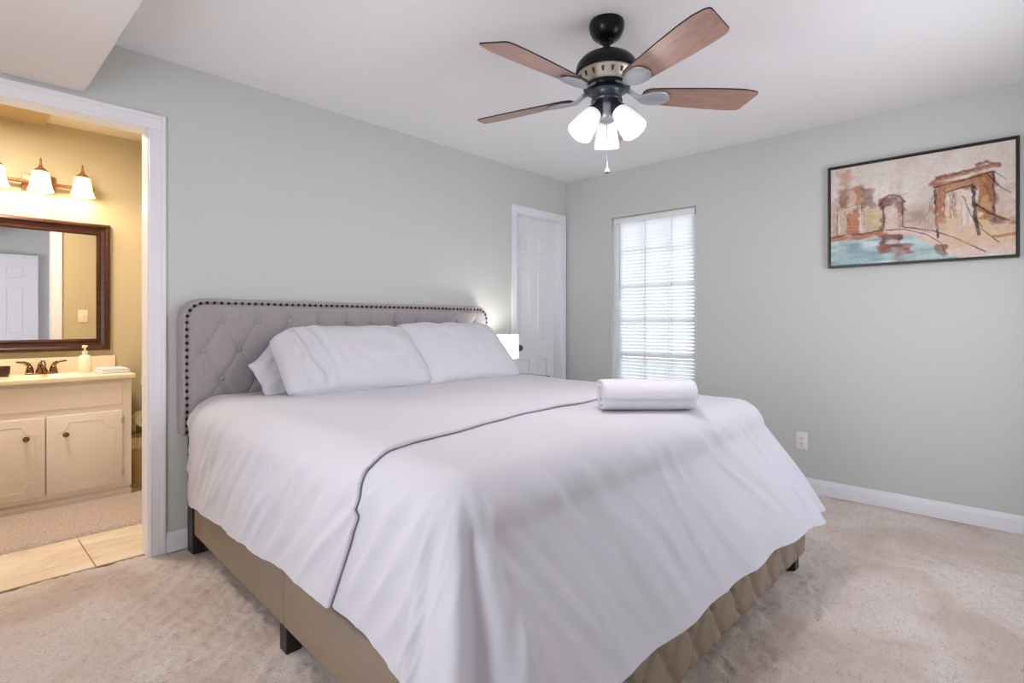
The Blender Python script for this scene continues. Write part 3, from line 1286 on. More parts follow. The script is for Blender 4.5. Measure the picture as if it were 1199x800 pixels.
LX, LY = -1.05, -0.235
lamp = thing('table_lamp', 'small lit table lamp with white drum shade on the black nightstand', 'lamp', (LX, LY, 0.733))
b = B()
b.lathe([(0.099, 0.138), (0.097, 0.315), (0.095, 0.315), (0.097, 0.138)], (0, 0, 0), (0, 0, 1), 40, True)
b.make('lamp_shade', 'shade', lamp, 40)
b = B()
b.lathe([(0, 0), (0.05, 0), (0.052, 0.008), (0.046, 0.014), (0.056, 0.05), (0.058, 0.08), (0.045, 0.105), (0.02, 0.125), (0.012, 0.13), (0.012, 0.18), (0, 0.18)], (0, 0, 0), (0, 0, 1), 32)
b.make('lamp_base', 'ceramic', lamp, 60)
B().sphere((0, 0, 0.215), 0.028, 16, (1, 1, 1.25)).make('bulb', 'bulb', lamp, 180)
point_light('table_lamp_light', (0, 0, 0.275), TABLE_POWER, (1, 0.96, 0.94), 0.03, lamp)

# ------------------------------------------------------------------ ceiling fan
FS = 1.031
FX, FY = -4.025 + 1.938 * FS, -3.102 + 1.280 * FS
fan = thing('ceiling_fan', 'ceiling fan with walnut blades, black canopy and three lit glass shades', 'ceiling fan', (FX, FY, 1.14 * (1 - FS)))
fan.scale = (FS, FS, FS)
b = B()
b.lathe([(0, 2.4008), (0.071, 2.4008), (0.0735, 2.394), (0.0735, 2.378), (0.069, 2.358), (0.060, 2.341), (0.046, 2.328), (0.032, 2.322), (0.028, 2.316), (0, 2.314)], (0, 0, 0), (0, 0, 1), 40)
b.make('canopy', 'fan_black', fan, 50)
b = B()
b.lathe([(0, 2.325), (0.018, 2.325), (0.015, 2.30), (0.0125, 2.295), (0.0125, 2.262), (0, 2.262)], (0, 0, 0), (0, 0, 1), 24)
b.make('downrod', 'fan_black', fan, 50)
b = B()
b.lathe([(0, 2.272), (0.035, 2.272), (0.075, 2.262), (0.105, 2.245), (0.122, 2.225), (0.129, 2.205), (0.130, 2.188), (0.124, 2.183), (0, 2.183)], (0, 0, 0), (0, 0, 1), 48)
mh = b.make('motor_housing', 'fan_black', fan, 50)
b = B()
b.lathe([(0, 2.186), (0.120, 2.186), (0.122, 2.178), (0.117, 2.174), (0.106, 2.148), (0.092, 2.132), (0, 2.132)], (0, 0, 0), (0, 0, 1), 48)
band = b.make('vent_band', 'fan_cream', fan, 50)
b = B()
for k in range(18):
    a = 2 * PI * k / 18 + 0.1
    for r1, z1, r2, z2 in ((0.1135, 2.170, 0.1080, 2.152),):
        p = Vector((r1 * math.cos(a), r1 * math.sin(a), z1))
        q = Vector((r2 * math.cos(a), r2 * math.sin(a), z2))
        b.cyl(p, q, 0.0068, 0.0042, 8)
b.make('vent_slot', 'slot', band, 60)
b = B()
b.lathe([(0, 2.134), (0.094, 2.134), (0.098, 2.126), (0.094, 2.116), (0.070, 2.110), (0, 2.110)], (0, 0, 0), (0, 0, 1), 48)
b.make('flywheel', 'fan_black', fan, 50)
b = B()
b.lathe([(0, 2.112), (0.072, 2.112), (0.072, 2.106), (0.064, 2.100), (0.062, 2.075), (0.066, 2.070), (0.064, 2.064), (0.04, 2.055), (0, 2.055)], (0, 0, 0), (0, 0, 1), 40)
b.make('switch_housing', 'fan_dark_pewter', fan, 50)

A0 = math.radians(31.2)
# one blade with its iron along local +x
def blade_outline():
    pts = []
    up = [(0.152, 0.022), (0.158, 0.036), (0.175, 0.046), (0.22, 0.052), (0.30, 0.058), (0.42, 0.066), (0.52, 0.0705), (0.58, 0.070), (0.604, 0.066), (0.614, 0.058)]
    lowr = [(0.644, -0.046), (0.640, -0.055), (0.625, -0.062)] + [(x, -y) for x, y in reversed(up[:8])]
    return up + lowr


pitch = math.radians(-13)
ol = blade_outline()
blades = []
for k in range(5):
    an = A0 + 2 * PI * k / 5
    if k == 0:
        b = B()
        th = 0.006
        n = len(ol)
        top = [b.bm.verts.new((x, y * math.cos(pitch) - 0, y * math.sin(pitch) + th / 2)) for x, y in ol]
        bot = [b.bm.verts.new((x, y * math.cos(pitch), y * math.sin(pitch) - th / 2)) for x, y in ol]
        b.bm.faces.new(top)
        b.bm.faces.new(bot[::-1])
        bl0 = b.make('blade', 'walnut', fan)
        b = B()
        top = [b.bm.verts.new((x, y * math.cos(pitch), y * math.sin(pitch) + th / 2)) for x, y in ol]
        bot = [b.bm.verts.new((x, y * math.cos(pitch), y * math.sin(pitch) - th / 2)) for x, y in ol]
        for i in range(n):
            b.bm.faces.new((top[i], top[(i + 1) % n], bot[(i + 1) % n], bot[i]))
        ed0 = b.make('blade_edge', 'blade_edge', bl0)
        # iron: curved arm from flywheel to a leaf-shaped plate under the blade
        b = B()
        P = []
        prof = [(0.085, 0.024, 0.020), (0.11, 0.018, 0.008), (0.135, 0.020, -0.010), (0.155, 0.030, -0.013), (0.18, 0.042, -0.011), (0.215, 0.047, -0.010), (0.245, 0.040, -0.0095), (0.265, 0.022, -0.009), (0.272, 0.004, -0.009)]
        for x, hw, zc in prof:
            kk = smooth01((x - 0.12) / 0.04)
            row = []
            for j in range(9):
                y = hw * (j / 4 - 1)
                bow = -0.006 * (1 - (j / 4 - 1) ** 2)
                pz = y * math.tan(pitch) * kk
                row.append((x, y, zc + pz + bow))
            P.append(row)
        b.grid(P)
        ir0 = b.make('blade_iron', 'fan_pewter', bl0, 180)
        md = ir0.modifiers.new('thickness', 'SOLIDIFY')
        md.thickness = 0.004
        obj = bl0
        kids = [ed0, ir0]
    else:
        obj = bl0.copy()
        C.objects.link(obj)
        for kd in (ed0, ir0):
            c = kd.copy()
            C.objects.link(c)
            c.parent = obj
    obj.location = (0, 0, 2.100)
    obj.rotation_euler = (0, 0, an)

# light kit
b = B()
b.lathe([(0, 2.060), (0.030, 2.060), (0.036, 2.045), (0.034, 2.02), (0.040, 2.005), (0.030, 1.985), (0.012, 1.975), (0, 1.974)], (0, 0, 0), (0, 0, 1), 32)
b.make('light_hub', 'fan_pewter', fan, 50)
view_az = math.radians(33.5)
for k, az in enumerate((view_az + math.radians(122), view_az - math.radians(122), view_az)):
    dirv = Vector((math.cos(az) * math.sin(math.radians(36)), math.sin(az) * math.sin(math.radians(36)), -math.cos(math.radians(36))))
    if k == 2:
        tl = math.radians(24)
        dirv = Vector((math.cos(az) * math.sin(tl), math.sin(az) * math.sin(tl), -math.cos(tl)))
    hub = Vector((math.cos(az) * 0.038, math.sin(az) * 0.038, 2.045))
    neck = hub + dirv * 0.022
    b = B()
    b.cyl(hub - dirv * 0.012, neck, 0.017, 0.026, 20)
    b.lathe([(0.026, 0), (0.032, 0.006), (0.032, 0.018), (0.028, 0.02)], neck, dirv, 24)
    b.make('socket', 'fan_dark_pewter', fan, 50)
    b = B()
    pr = [(0.024, 0.0), (0.033, 0.010), (0.041, 0.035), (0.048, 0.070), (0.0535, 0.105), (0.054, 0.125), (0.0515, 0.125), (0.051, 0.104), (0.0455, 0.070), (0.0385, 0.036), (0.031, 0.013), (0.022, 0.004)]
    b.lathe(pr, neck + dirv * 0.008, dirv, 36, True)
    sh = b.make('glass_shade', 'frost', fan, 60)
    B().sphere(neck + dirv * 0.075, 0.030, 16).make('bulb', 'bulb', sh, 180)
    point_light('fan_light', neck + dirv * 0.122, FAN_POWER / 3, FAN_COLOR, 0.025, fan)
b = B()
b.tube([(0.0, -0.0, 1.98), (-0.002, -0.004, 1.9), (-0.002, -0.004, 1.79)], 0.0014, 6)
ch = b.make('pull_chain', 'fan_pewter', fan)
b = B()
b.lathe([(0, 1.795), (0.004, 1.793), (0.006, 1.784), (0.013, 1.774), (0.013, 1.768), (0, 1.764)], (-0.002, -0.004, 0), (0, 0, 1), 16)
b.make('pendant', 'pendant', ch, 60)

# ------------------------------------------------------------------ picture on the right wall
PY0, PY1, PZ0, PZ1 = -3.08, -2.166, 1.493, 2.146
pic = thing('framed_picture', 'wide painting of a bridge and river in a thin black frame', 'picture', (-0.002, (PY0 + PY1) / 2, PZ0))
hw, hh = (PY1 - PY0) / 2, PZ1 - PZ0
b = B()
t = 0.012
dth = 0.036
b.box((-dth, -hw, 0), (0, -hw + t, hh), 0.001, 1)
b.box((-dth, hw - t, 0), (0, hw, hh), 0.001, 1)
b.box((-dth, -hw + t, 0), (0, hw - t, t), 0.001, 1)
b.box((-dth, -hw + t, hh - t), (0, hw - t, hh), 0.001, 1)
b.make('frame', 'frame_black', pic)
b = B()
b.box((-0.008, -hw + t, t), (-0.001, hw - t, hh - t))
b.make('backing', 'frame_black', pic)

NX, NY = 280, 190
yy, xx = np.mgrid[0:NY, 0:NX]
U = xx / (NX - 1.0)
Vv = yy / (NY - 1.0)           # 0 at the top
rng = np.random.RandomState(3)


def vnoise(fx, fy, seed):
    r = np.random.RandomState(seed)
    g_ = r.rand(int(fy) + 3, int(fx) + 3)
    x = U * fx
    y = Vv * fy
    xi, yi = x.astype(int), y.astype(int)
    tx, ty_ = x - xi, y - yi
    tx = tx * tx * (3 - 2 * tx)
    ty_ = ty_ * ty_ * (3 - 2 * ty_)
    return (g_[yi, xi] * (1 - tx) + g_[yi, xi + 1] * tx) * (1 - ty_) + (g_[yi + 1, xi] * (1 - tx) + g_[yi + 1, xi + 1] * tx) * ty_


col = np.zeros((NY, NX, 3))


def over(c, a):
    global col
    col = col * (1 - a[..., None]) + np.array(c, float) * a[..., None]


def rect(x0, x1, y0, y1, c, a=1.0, soft=0.012, ns=0.02, seed=1):
    du = (vnoise(26, 26, seed) - 0.5) * ns * 2
    s = lambda q: np.clip(q / soft + 0.5, 0, 1)
    over(c, a * s(U + du - x0) * s(x1 - U + du) * s(Vv + du - y0) * s(y1 - Vv + du) * (0.65 + 0.35 * vnoise(30, 50, seed + 40)))


def stroke(pts, wd, c, a=1.0, seed=1):
    dmin = np.full(U.shape, 9.0)
    asp = 1.42
    du = (vnoise(40, 30, seed) - 0.5) * 0.012
    for (xa, ya), (xb, yb) in zip(pts, pts[1:]):
        ax, ay = (U + du - xa) * asp, Vv + du - ya
        bx2, by2 = (xb - xa) * asp, yb - ya
        t_ = np.clip((ax * bx2 + ay * by2) / max(1e-9, bx2 * bx2 + by2 * by2), 0, 1)
        dmin = np.minimum(dmin, np.hypot(ax - t_ * bx2, ay - t_ * by2))
    over(c, a * np.clip((wd - dmin) / 0.006 + 0.5, 0, 1) * (0.55 + 0.45 * vnoise(60, 50, seed + 9)))


col[:] = (216, 204, 196)
n_ = vnoise(7, 3, 11)
over((228, 219, 212), np.clip(n_ * 1.4 - 0.3, 0, 1))
over((190, 160, 142), np.clip(vnoise(12, 3, 12) * 1.5 - 0.85, 0, 1) * np.clip(1.1 - U * 0.8, 0, 1) * 0.8)
rect(0.0, 0.62, 0.45, 0.72, (190, 158, 140), 0.55, 0.12, 0.05, 13)
# distant buildings at the left
rect(0.06, 0.13, 0.03, 0.55, (186, 138, 112), 0.7, 0.05, 0.03, 14)
rect(0.01, 0.10, 0.30, 0.68, (178, 140, 120), 0.7, 0.03, 0.03, 15)
rect(0.05, 0.11, 0.22, 0.44, (140, 108, 98), 0.75, 0.02, 0.03, 16)
rect(0.11, 0.19, 0.22, 0.46, (206, 176, 156), 0.8, 0.02, 0.03, 17)
rect(0.15, 0.19, 0.20, 0.45, (168, 106, 80), 0.75, 0.02, 0.03, 18)
rect(0.19, 0.27, 0.24, 0.44, (122, 96, 88), 0.7, 0.02, 0.03, 19)
rect(0.01, 0.07, 0.36, 0.62, (196, 176, 160), 0.7, 0.02, 0.03, 20)
rect(0.05, 0.10, 0.42, 0.66, (206, 200, 168), 0.8, 0.02, 0.02, 21)
rect(0.11, 0.18, 0.44, 0.68, (176, 104, 70), 0.85, 0.02, 0.02, 22)
rect(0.20, 0.30, 0.47, 0.66, (204, 180, 130), 0.8, 0.02, 0.03, 23)
for k in range(6):
    stroke([(0.115, 0.47 + 0.035 * k), (0.175, 0.47 + 0.035 * k)], 0.004, (216, 170, 140), 0.7, 60 + k)
stroke([(0.055, 0.66), (0.05, 0.44), (0.185, 0.40), (0.19, 0.66)], 0.006, (236, 230, 224), 0.9, 24)
stroke([(0.04, 0.68), (0.045, 0.44), (0.19, 0.395)], 0.003, (70, 52, 46), 0.7, 25)
# river bank at the left
rect(0.0, 0.34, 0.685, 0.745, (168, 106, 84), 0.85, 0.02, 0.03, 26)
stroke([(0.0, 0.71), (0.1, 0.69), (0.2, 0.695), (0.32, 0.68)], 0.008, (92, 60, 52), 0.8, 27)
# small far tower
rect(0.31, 0.43, 0.36, 0.46, (110, 72, 66), 0.85, 0.02, 0.03, 28)
rect(0.31, 0.345, 0.42, 0.68, (128, 86, 76), 0.8, 0.015, 0.02, 29)
rect(0.405, 0.435, 0.42, 0.68, (124, 82, 76), 0.8, 0.015, 0.02, 30)
rect(0.335, 0.405, 0.46, 0.70, (222, 204, 194), 0.85, 0.02, 0.03, 31)
stroke([(0.30, 0.43), (0.33, 0.36), (0.36, 0.34), (0.42, 0.37), (0.44, 0.42)], 0.010, (88, 52, 48), 0.85, 32)
stroke([(0.325, 0.44), (0.325, 0.68)], 0.006, (64, 44, 44), 0.8, 33)
stroke([(0.43, 0.44), (0.435, 0.66)], 0.006, (72, 50, 48), 0.8, 34)
# bridge deck and bank sweeping to the right
deck = np.clip((Vv - (0.70 + 0.42 * np.clip(U - 0.38, 0, 1) ** 1.5)) / 0.015 + 0.5, 0, 1)
# water
water = np.clip((Vv - 0.755 - 0.0 * U) / 0.012 + 0.5, 0, 1) * np.clip((0.40 + (Vv - 0.72) * 1.05 + 0.04 - U) / 0.015 + 0.5, 0, 1)
rect(0.42, 1.0, 0.66, 1.0, (214, 190, 176), 0.9, 0.03, 0.03, 35)
over((166, 190, 192), water * 0.95)
over((206, 222, 220), water * np.clip(vnoise(9, 26, 36) * 1.8 - 0.8, 0, 1))
over((112, 142, 160), water * np.clip(vnoise(7, 30, 37) * 1.8 - 1.05, 0, 1))
stroke([(0.36, 0.70), (0.45, 0.70), (0.55, 0.75), (0.66, 0.86), (0.70, 0.97)], 0.022, (226, 206, 198), 0.9, 38)
stroke([(0.34, 0.685), (0.44, 0.69), (0.56, 0.755), (0.64, 0.85), (0.66, 0.95)], 0.005, (96, 66, 66), 0.8, 39)
stroke([(0.44, 0.67), (0.60, 0.73), (0.72, 0.82), (0.86, 0.96)], 0.006, (78, 50, 48), 0.85, 41)
rect(0.61, 0.67, 0.86, 0.96, (110, 66, 56), 0.7, 0.02, 0.03, 42)
# boat and its reflection
rect(0.33, 0.43, 0.73, 0.86, (104, 58, 54), 0.9, 0.02, 0.04, 43)
rect(0.35, 0.41, 0.76, 0.82, (216, 206, 202), 0.9, 0.03, 0.02, 44)
rect(0.31, 0.46, 0.84, 0.90, (150, 88, 72), 0.8, 0.03, 0.04, 45)
rect(0.37, 0.44, 0.88, 1.0, (150, 118, 112), 0.7, 0.04, 0.03, 46)
# ground below the great tower
rect(0.66, 1.0, 0.62, 0.90, (212, 180, 140), 0.7, 0.05, 0.05, 47)
rect(0.62, 0.72, 0.55, 0.76, (226, 196, 140), 0.75, 0.04, 0.04, 48)
# great tower
rect(0.605, 0.90, 0.27, 0.37, (158, 98, 74), 0.85, 0.02, 0.03, 49)
rect(0.60, 0.665, 0.30, 0.62, (160, 108, 84), 0.85, 0.015, 0.03, 50)
rect(0.83, 0.90, 0.25, 0.68, (150, 96, 66), 0.9, 0.015, 0.03, 51)
rect(0.665, 0.80, 0.38, 0.78, (216, 190, 172), 0.85, 0.03, 0.04, 52)
rect(0.70, 0.73, 0.40, 0.62, (190, 150, 128), 0.6, 0.02, 0.02, 53)
rect(0.73, 0.79, 0.37, 0.72, (226, 212, 204), 0.8, 0.02, 0.03, 54)
rect(0.64, 0.82, 0.30, 0.36, (198, 150, 108), 0.7, 0.02, 0.03, 55)
stroke([(0.585, 0.29), (0.62, 0.255), (0.90, 0.195), (0.92, 0.20)], 0.020, (134, 76, 60), 0.95, 56)
stroke([(0.60, 0.325), (0.72, 0.30), (0.90, 0.25)], 0.006, (60, 38, 36), 0.85, 57)
stroke([(0.61, 0.34), (0.612, 0.60), (0.625, 0.80)], 0.009, (52, 38, 38), 0.9, 58)
stroke([(0.66, 0.37), (0.655, 0.62)], 0.004, (84, 60, 54), 0.8, 59)
stroke([(0.70, 0.38), (0.70, 0.60)], 0.004, (64, 48, 46), 0.8, 70)
stroke([(0.66, 0.385), (0.80, 0.345), (0.82, 0.40)], 0.006, (84, 48, 38), 0.9, 71)
stroke([(0.80, 0.37), (0.81, 0.60), (0.83, 0.80)], 0.013, (48, 38, 42), 0.9, 72)
stroke([(0.895, 0.26), (0.90, 0.45), (0.905, 0.68)], 0.008, (62, 42, 38), 0.9, 73)
stroke([(0.85, 0.30), (0.87, 0.45)], 0.016, (206, 150, 70), 0.7, 74)
stroke([(0.86, 0.36), (0.885, 0.50), (0.90, 0.62)], 0.012, (96, 54, 46), 0.8, 75)
for k in range(16):
    ux = rng.rand()
    rect(ux, ux + 0.01 + 0.03 * rng.rand(), 0.02 + 0.2 * rng.rand(), 0.35 + 0.3 * rng.rand(), (236, 228, 222) if k % 2 else (198, 176, 164), 0.35, 0.03, 0.02, 120 + k) if ux < 0.58 else None
rect(0.62, 0.655, 0.34, 0.66, (176, 112, 84), 0.8, 0.012, 0.02, 140)
rect(0.84, 0.895, 0.36, 0.66, (172, 118, 82), 0.75, 0.012, 0.03, 141)
rect(0.845, 0.875, 0.46, 0.70, (214, 176, 128), 0.7, 0.015, 0.03, 142)
stroke([(0.60, 0.275), (0.75, 0.245), (0.915, 0.20)], 0.012, (196, 148, 124), 0.7, 143)
stroke([(0.62, 0.235), (0.66, 0.225)], 0.012, (110, 66, 56), 0.8, 144)
stroke([(0.82, 0.175), (0.86, 0.15), (0.88, 0.17)], 0.012, (120, 74, 64), 0.8, 145)
for k in range(5):
    stroke([(0.675 + 0.012 * k, 0.40), (0.675 + 0.012 * k, 0.60 + 0.03 * (k % 2))], 0.0025, (110, 86, 80) if k % 2 else (236, 224, 214), 0.7, 150 + k)
for k in range(4):
    stroke([(0.745 + 0.014 * k, 0.46), (0.745 + 0.014 * k, 0.70)], 0.003, (240, 230, 222) if k % 2 else (176, 146, 134), 0.7, 160 + k)
for k in range(14):
    ux, vy = 0.02 + 0.26 * rng.rand(), 0.3 + 0.36 * rng.rand()
    stroke([(ux, vy), (ux + 0.002, vy + 0.05)], 0.004, ((226, 200, 180), (150, 96, 72), (112, 84, 76))[k % 3], 0.6, 170 + k)
# cables and hangers
stroke([(0.60, 0.40), (0.57, 0.55), (0.53, 0.66)], 0.003, (96, 72, 66), 0.8, 76)
for k in range(5):
    stroke([(0.595 - 0.013 * k, 0.47 + 0.045 * k), (0.595 - 0.012 * k, 0.74)], 0.0025, (120, 92, 84), 0.7, 80 + k)
stroke([(0.87, 0.27), (0.93, 0.40), (0.98, 0.46)], 0.004, (52, 38, 38), 0.85, 86)
stroke([(0.90, 0.25), (0.96, 0.34)], 0.003, (70, 52, 48), 0.7, 87)
stroke([(0.81, 0.52), (0.88, 0.62), (0.97, 0.70)], 0.007, (44, 34, 36), 0.9, 88)
stroke([(0.75, 0.44), (0.79, 0.62), (0.85, 0.74)], 0.004, (56, 42, 42), 0.8, 89)
stroke([(0.84, 0.75), (0.92, 0.88)], 0.004, (60, 44, 40), 0.8, 90)
rect(0.91, 0.99, 0.40, 0.66, (190, 160, 146), 0.5, 0.05, 0.04, 91)
rect(0.91, 0.99, 0.66, 0.72, (92, 66, 58), 0.7, 0.03, 0.03, 92)
stroke([(0.90, 0.83), (1.0, 0.82)], 0.012, (176, 92, 50), 0.75, 93)
rect(0.46, 0.56, 0.52, 0.64, (150, 126, 122), 0.55, 0.05, 0.04, 94)
rect(0.56, 0.64, 0.56, 0.72, (196, 172, 160), 0.6, 0.05, 0.04, 95)
col += (vnoise(90, 60, 97)[..., None] - 0.5) * 14
col = np.clip(col, 0, 255)
lin = np.where(col / 255 <= 0.04045, col / 255 / 12.92, ((col / 255 + 0.055) / 1.055) ** 2.4)
b = B()
cw = hw - t - 0.004
ch_ = hh - 2 * t - 0.008
P = [[(-0.026, cw - 2 * cw * i / (NX - 1), t + 0.004 + ch_ * (1 - j / (NY - 1))) for j in range(NY)] for i in range(NX)]
b.grid(P)
cv_o = b.make('canvas', Mat('painted_canvas', (1, 1, 1, 1), 0.7, spec=0.2), pic)
at = cv_o.data.color_attributes.new('paint', 'FLOAT_COLOR', 'POINT')
arr = np.ones((NX * NY, 4))
arr[:, :3] = np.transpose(lin, (1, 0, 2)).reshape(-1, 3)
at.data.foreach_set('color', arr.ravel())
nt = cv_o.data.materials[0].node_tree
an_ = nt.nodes.new('ShaderNodeAttribute')
an_.attribute_name = 'paint'
nt.links.new(an_.outputs['Color'], nt.nodes['Principled BSDF'].inputs['Base Color'])
b = B()
b.box((-0.024, -cw, t + 0.004), (-0.010, cw, t + 0.004 + ch_))
b.make('stretcher', 'paper', pic)

# ------------------------------------------------------------------ wall outlet
ou = thing('wall_outlet', 'white electrical outlet on the grey right wall beside the bed', 'outlet', (0, -2.003, 0.343))
B().box((-0.006, -0.037, -0.058), (0, 0.037, 0.058), 0.003, 2).make('cover_plate', 'plate', ou, 40)
for dz in (-0.020, 0.020):
    b = B()
    b.box((-0.009, -0.017, dz - 0.015), (-0.004, 0.017, dz + 0.015), 0.004, 2)
    rc = b.make('receptacle', 'plate', ou, 40)
    b = B()
    b.box((-0.0098, -0.008, dz - 0.003), (-0.0085, -0.0055, dz + 0.006))
    b.box((-0.0098, 0.0055, dz - 0.003), (-0.0085, 0.008, dz + 0.006))
    b.cyl((-0.0098, 0, dz - 0.009), (-0.0085, 0, dz - 0.009), 0.0025, None, 10)
    b.make('slot', 'slot', rc)

# ------------------------------------------------------------------ bathroom furniture
VX0, VX1, VYF = -3.985, -3.124, 1.22
van = thing('vanity_cabinet', 'cream painted bathroom vanity cabinet with two doors', 'cabinet', ((VX0 + VX1) / 2, VYF, 0))
hwv = (VX1 - VX0) / 2
b = B()
b.box((-hwv, 0, 0.065), (hwv, YB - VYF - 0.001, 0.772), 0.002, 1)
b.make('body', 'vanity', van)
b = B()
b.box((-hwv + 0.0, 0.02, 0.0), (hwv - 0.004, YB - VYF - 0.002, 0.065))
b.box((-hwv + 0.0, 0.008, 0.0), (hwv + 0.002, 0.02, 0.045), 0.004, 2)
b.make('toe_kick', 'vanity', van)
b = B()
b.box((-hwv + 0.05, -0.006, 0.605), (hwv - 0.052, 0.0, 0.752), 0.003, 2)
b.make('drawer_panel', 'vanity', van)
vc = (VX0 + VX1) / 2
for xa, xb, kx, hx in ((-3.558 - vc, -3.176 - vc, -3.469 - vc, 1), (-3.935 - vc, -3.564 - vc, -3.652 - vc, -1)):
    b = B()
    b.box((xa, -0.018, 0.09), (xb, -0.001, 0.568), 0.005, 2)
    # arched-corner routed moulding on the door
    ins_ = 0.045
    pts = []
    rr = 0.06
    for cx_, cz_, a0 in ((xa + ins_, 0.09 + ins_, 90), (xa + ins_, 0.568 - ins_, 0), (xb - ins_, 0.568 - ins_, -90), (xb - ins_, 0.09 + ins_, -180)):
        for k in range(9):
            a = math.radians(a0 - 90 * k / 8) if False else math.radians(a0 - 90 * (k / 8))
            pts.append((cx_ + rr * math.cos(a), cz_ + rr * math.sin(a)))
    # concave corners: order each arc so that the path runs round the door
    path = []
    corners = [((xa + ins_, 0.09 + ins_), (0, 90)), ((xb - ins_, 0.09 + ins_), (90, 180)), ((xb - ins_, 0.568 - ins_), (180, 270)), ((xa + ins_, 0.568 - ins_), (270, 360))]
    for (cx_, cz_), (s0, s1) in corners:
        for k in range(9):
            a = math.radians(s1 + (s0 - s1) * k / 8)
            path.append((cx_ + rr * math.cos(a), -0.018, cz_ + rr * math.sin(a)))
    path.append(path[0])
    b.tube(path, 0.0017, 6, False)
    dr = b.make('door', 'vanity', van, 40)
    b = B()
    b.lathe([(0.012, 0), (0.012, 0.002), (0.006, 0.005), (0.006, 0.012), (0.015, 0.017), (0.016, 0.022), (0.010, 0.027), (0, 0.028)], (kx, -0.018, 0.452), (0, -1, 0), 20)
    b.make('knob', 'bronze', dr, 50)
    for hz in (0.16, 0.50):
        b = B()
        x_ = xb + 0.004 if hx > 0 else xa - 0.004
        b.cyl((x_, -0.012, hz - 0.022), (x_, -0.012, hz + 0.022), 0.004, None, 8)
        b.box((min(x_, x_ - hx * 0.012), -0.02, hz - 0.018), (max(x_, x_ - hx * 0.012), -0.0175, hz + 0.018))
        b.make('hinge', 'fan_cream', dr)

# worktop with integrated basin
ct = thing('countertop', 'cream moulded vanity countertop with backsplash and basin', 'countertop', ((VX0 + VX1) / 2, VYF, 0.773))
b = B()
cx0, cx1, cy0, cy1 = VX0 - vc - 0.01, VX1 - vc + 0.018, -0.03, YB - VYF - 0.002
n, m_ = 80, 50
P = []
for i in range(n + 1):
    row = []
    for j in range(m_ + 1):
        x = cx0 + (cx1 - cx0) * i / n
        y = cy0 + (cy1 - cy0) * j / m_
        q = ((x + 3.55 - vc * 0 - (vc + 3.55) * 0 - 0.0) / 0.2, (y - 0.17) / 0.125)
        xs = x - (-3.55 - vc)
        r = math.hypot(xs / 0.205, (y - 0.165) / 0.125)
        z = 0.035 - 0.11 * smooth01((1.02 - r) / 0.55)
        ed = min(y - cy0, x - cx0, cx1 - x)
        z += 0.0 if ed > 0.02 else -0.007 * (1 - ed / 0.02) ** 2
        row.append((x, y, z))
    P.append(row)
b.grid(P)
b.box((cx0, cy0, 0.0), (cx1, cy0 + 0.012, 0.029), 0.004, 2)
b.box((cx0, cy0 + 0.012, 0.0), (cx0 + 0.012, cy1, 0.029))
b.box((cx1 - 0.012, cy0 + 0.012, 0.0), (cx1, cy1, 0.029))
b.make('worktop', 'counter', ct, 60)
b = B()
b.box((cx0, cy1 - 0.02, 0.034), (cx1 - 0.03, cy1, 0.135), 0.004, 2)
b.make('backsplash', 'counter', ct, 40)
CTZ = 0.808

fau = thing('faucet', 'oil-rubbed bronze two-handle bathroom faucet on the vanity top', 'faucet', (-3.545, 1.54, CTZ))
b = B()
b.box((-0.082, -0.026, 0), (0.082, 0.026, 0.012), 0.008, 3)
b.make('base', 'bronze', fau, 40)
b = B()
b.lathe([(0.036, 0.010), (0.030, 0.022), (0.022, 0.045), (0.020, 0.065), (0.012, 0.076), (0, 0.078)], (0, 0, 0), (0, 0, 1), 24)
b.tube([(0, 0, 0.055), (0, -0.04, 0.075), (0, -0.08, 0.072), (0, -0.105, 0.055)], [0.017, 0.015, 0.013, 0.011], 14)
b.make('spout', 'bronze', fau, 60)
for s in (-1, 1):
    b = B()
    b.lathe([(0.022, 0.010), (0.021, 0.024), (0.016, 0.045), (0.012, 0.055), (0, 0.058)], (s * 0.058, 0, 0), (0, 0, 1), 20)
    b.tube([(s * 0.058, 0, 0.045), (s * 0.066, -0.002, 0.066), (s * 0.085, -0.004, 0.078), (s * 0.125, -0.006, 0.082)], [0.013, 0.012, 0.009, 0.006], 12)
    b.make('handle', 'bronze', fau, 60)

sp = thing('soap_dispenser', 'cream soap bottle with pump standing behind the folded cloth', 'soap dispenser', (-3.33, 1.49, CTZ))
b = B()
b.lathe([(0, 0), (0.036, 0), (0.040, 0.006), (0.039, 0.095), (0.030, 0.110), (0.014, 0.118), (0.014, 0.126), (0, 0.128)], (0, 0, 0), (0, 0, 1), 24)
b.make('bottle', 'soap', sp, 50)
b = B()
b.lathe([(0.015, 0.124), (0.015, 0.142), (0.006, 0.145), (0.006, 0.165), (0.016, 0.168), (0.016, 0.180), (0, 0.182)], (0, 0, 0), (0, 0, 1), 20)
b.tube([(0, 0, 0.174), (-0.01, -0.02, 0.176), (-0.016, -0.036, 0.168)], 0.0055, 8)
b.make('pump', 'soap', sp, 50)

wc = thing('washcloth', 'folded white washcloth on the right end of the vanity top', 'towel', (-3.205, 1.36, CTZ), 0.05)
for k, (z0, z1, sx, sy) in enumerate(((0.0, 0.010, 0.078, 0.105), (0.010, 0.020, 0.076, 0.103), (0.020, 0.031, 0.072, 0.098))):
    b = B()
    b.box((-sx, -sy, z0), (sx, sy, z1), 0.0045, 3)
    b.make('folded_layer', 'terry', wc, 60)
cu_ = thing('tumbler', 'dark brown tumbler on the vanity top left of the faucet', 'cup', (-3.735, 1.47, CTZ))
b = B()
b.lathe([(0, 0), (0.026, 0), (0.034, 0.02), (0.036, 0.062), (0.034, 0.064), (0.032, 0.062), (0.030, 0.02), (0, 0.008)], (0, 0, 0), (0, 0, 1), 24)
b.make('cup_body', 'brown', cu_, 50)

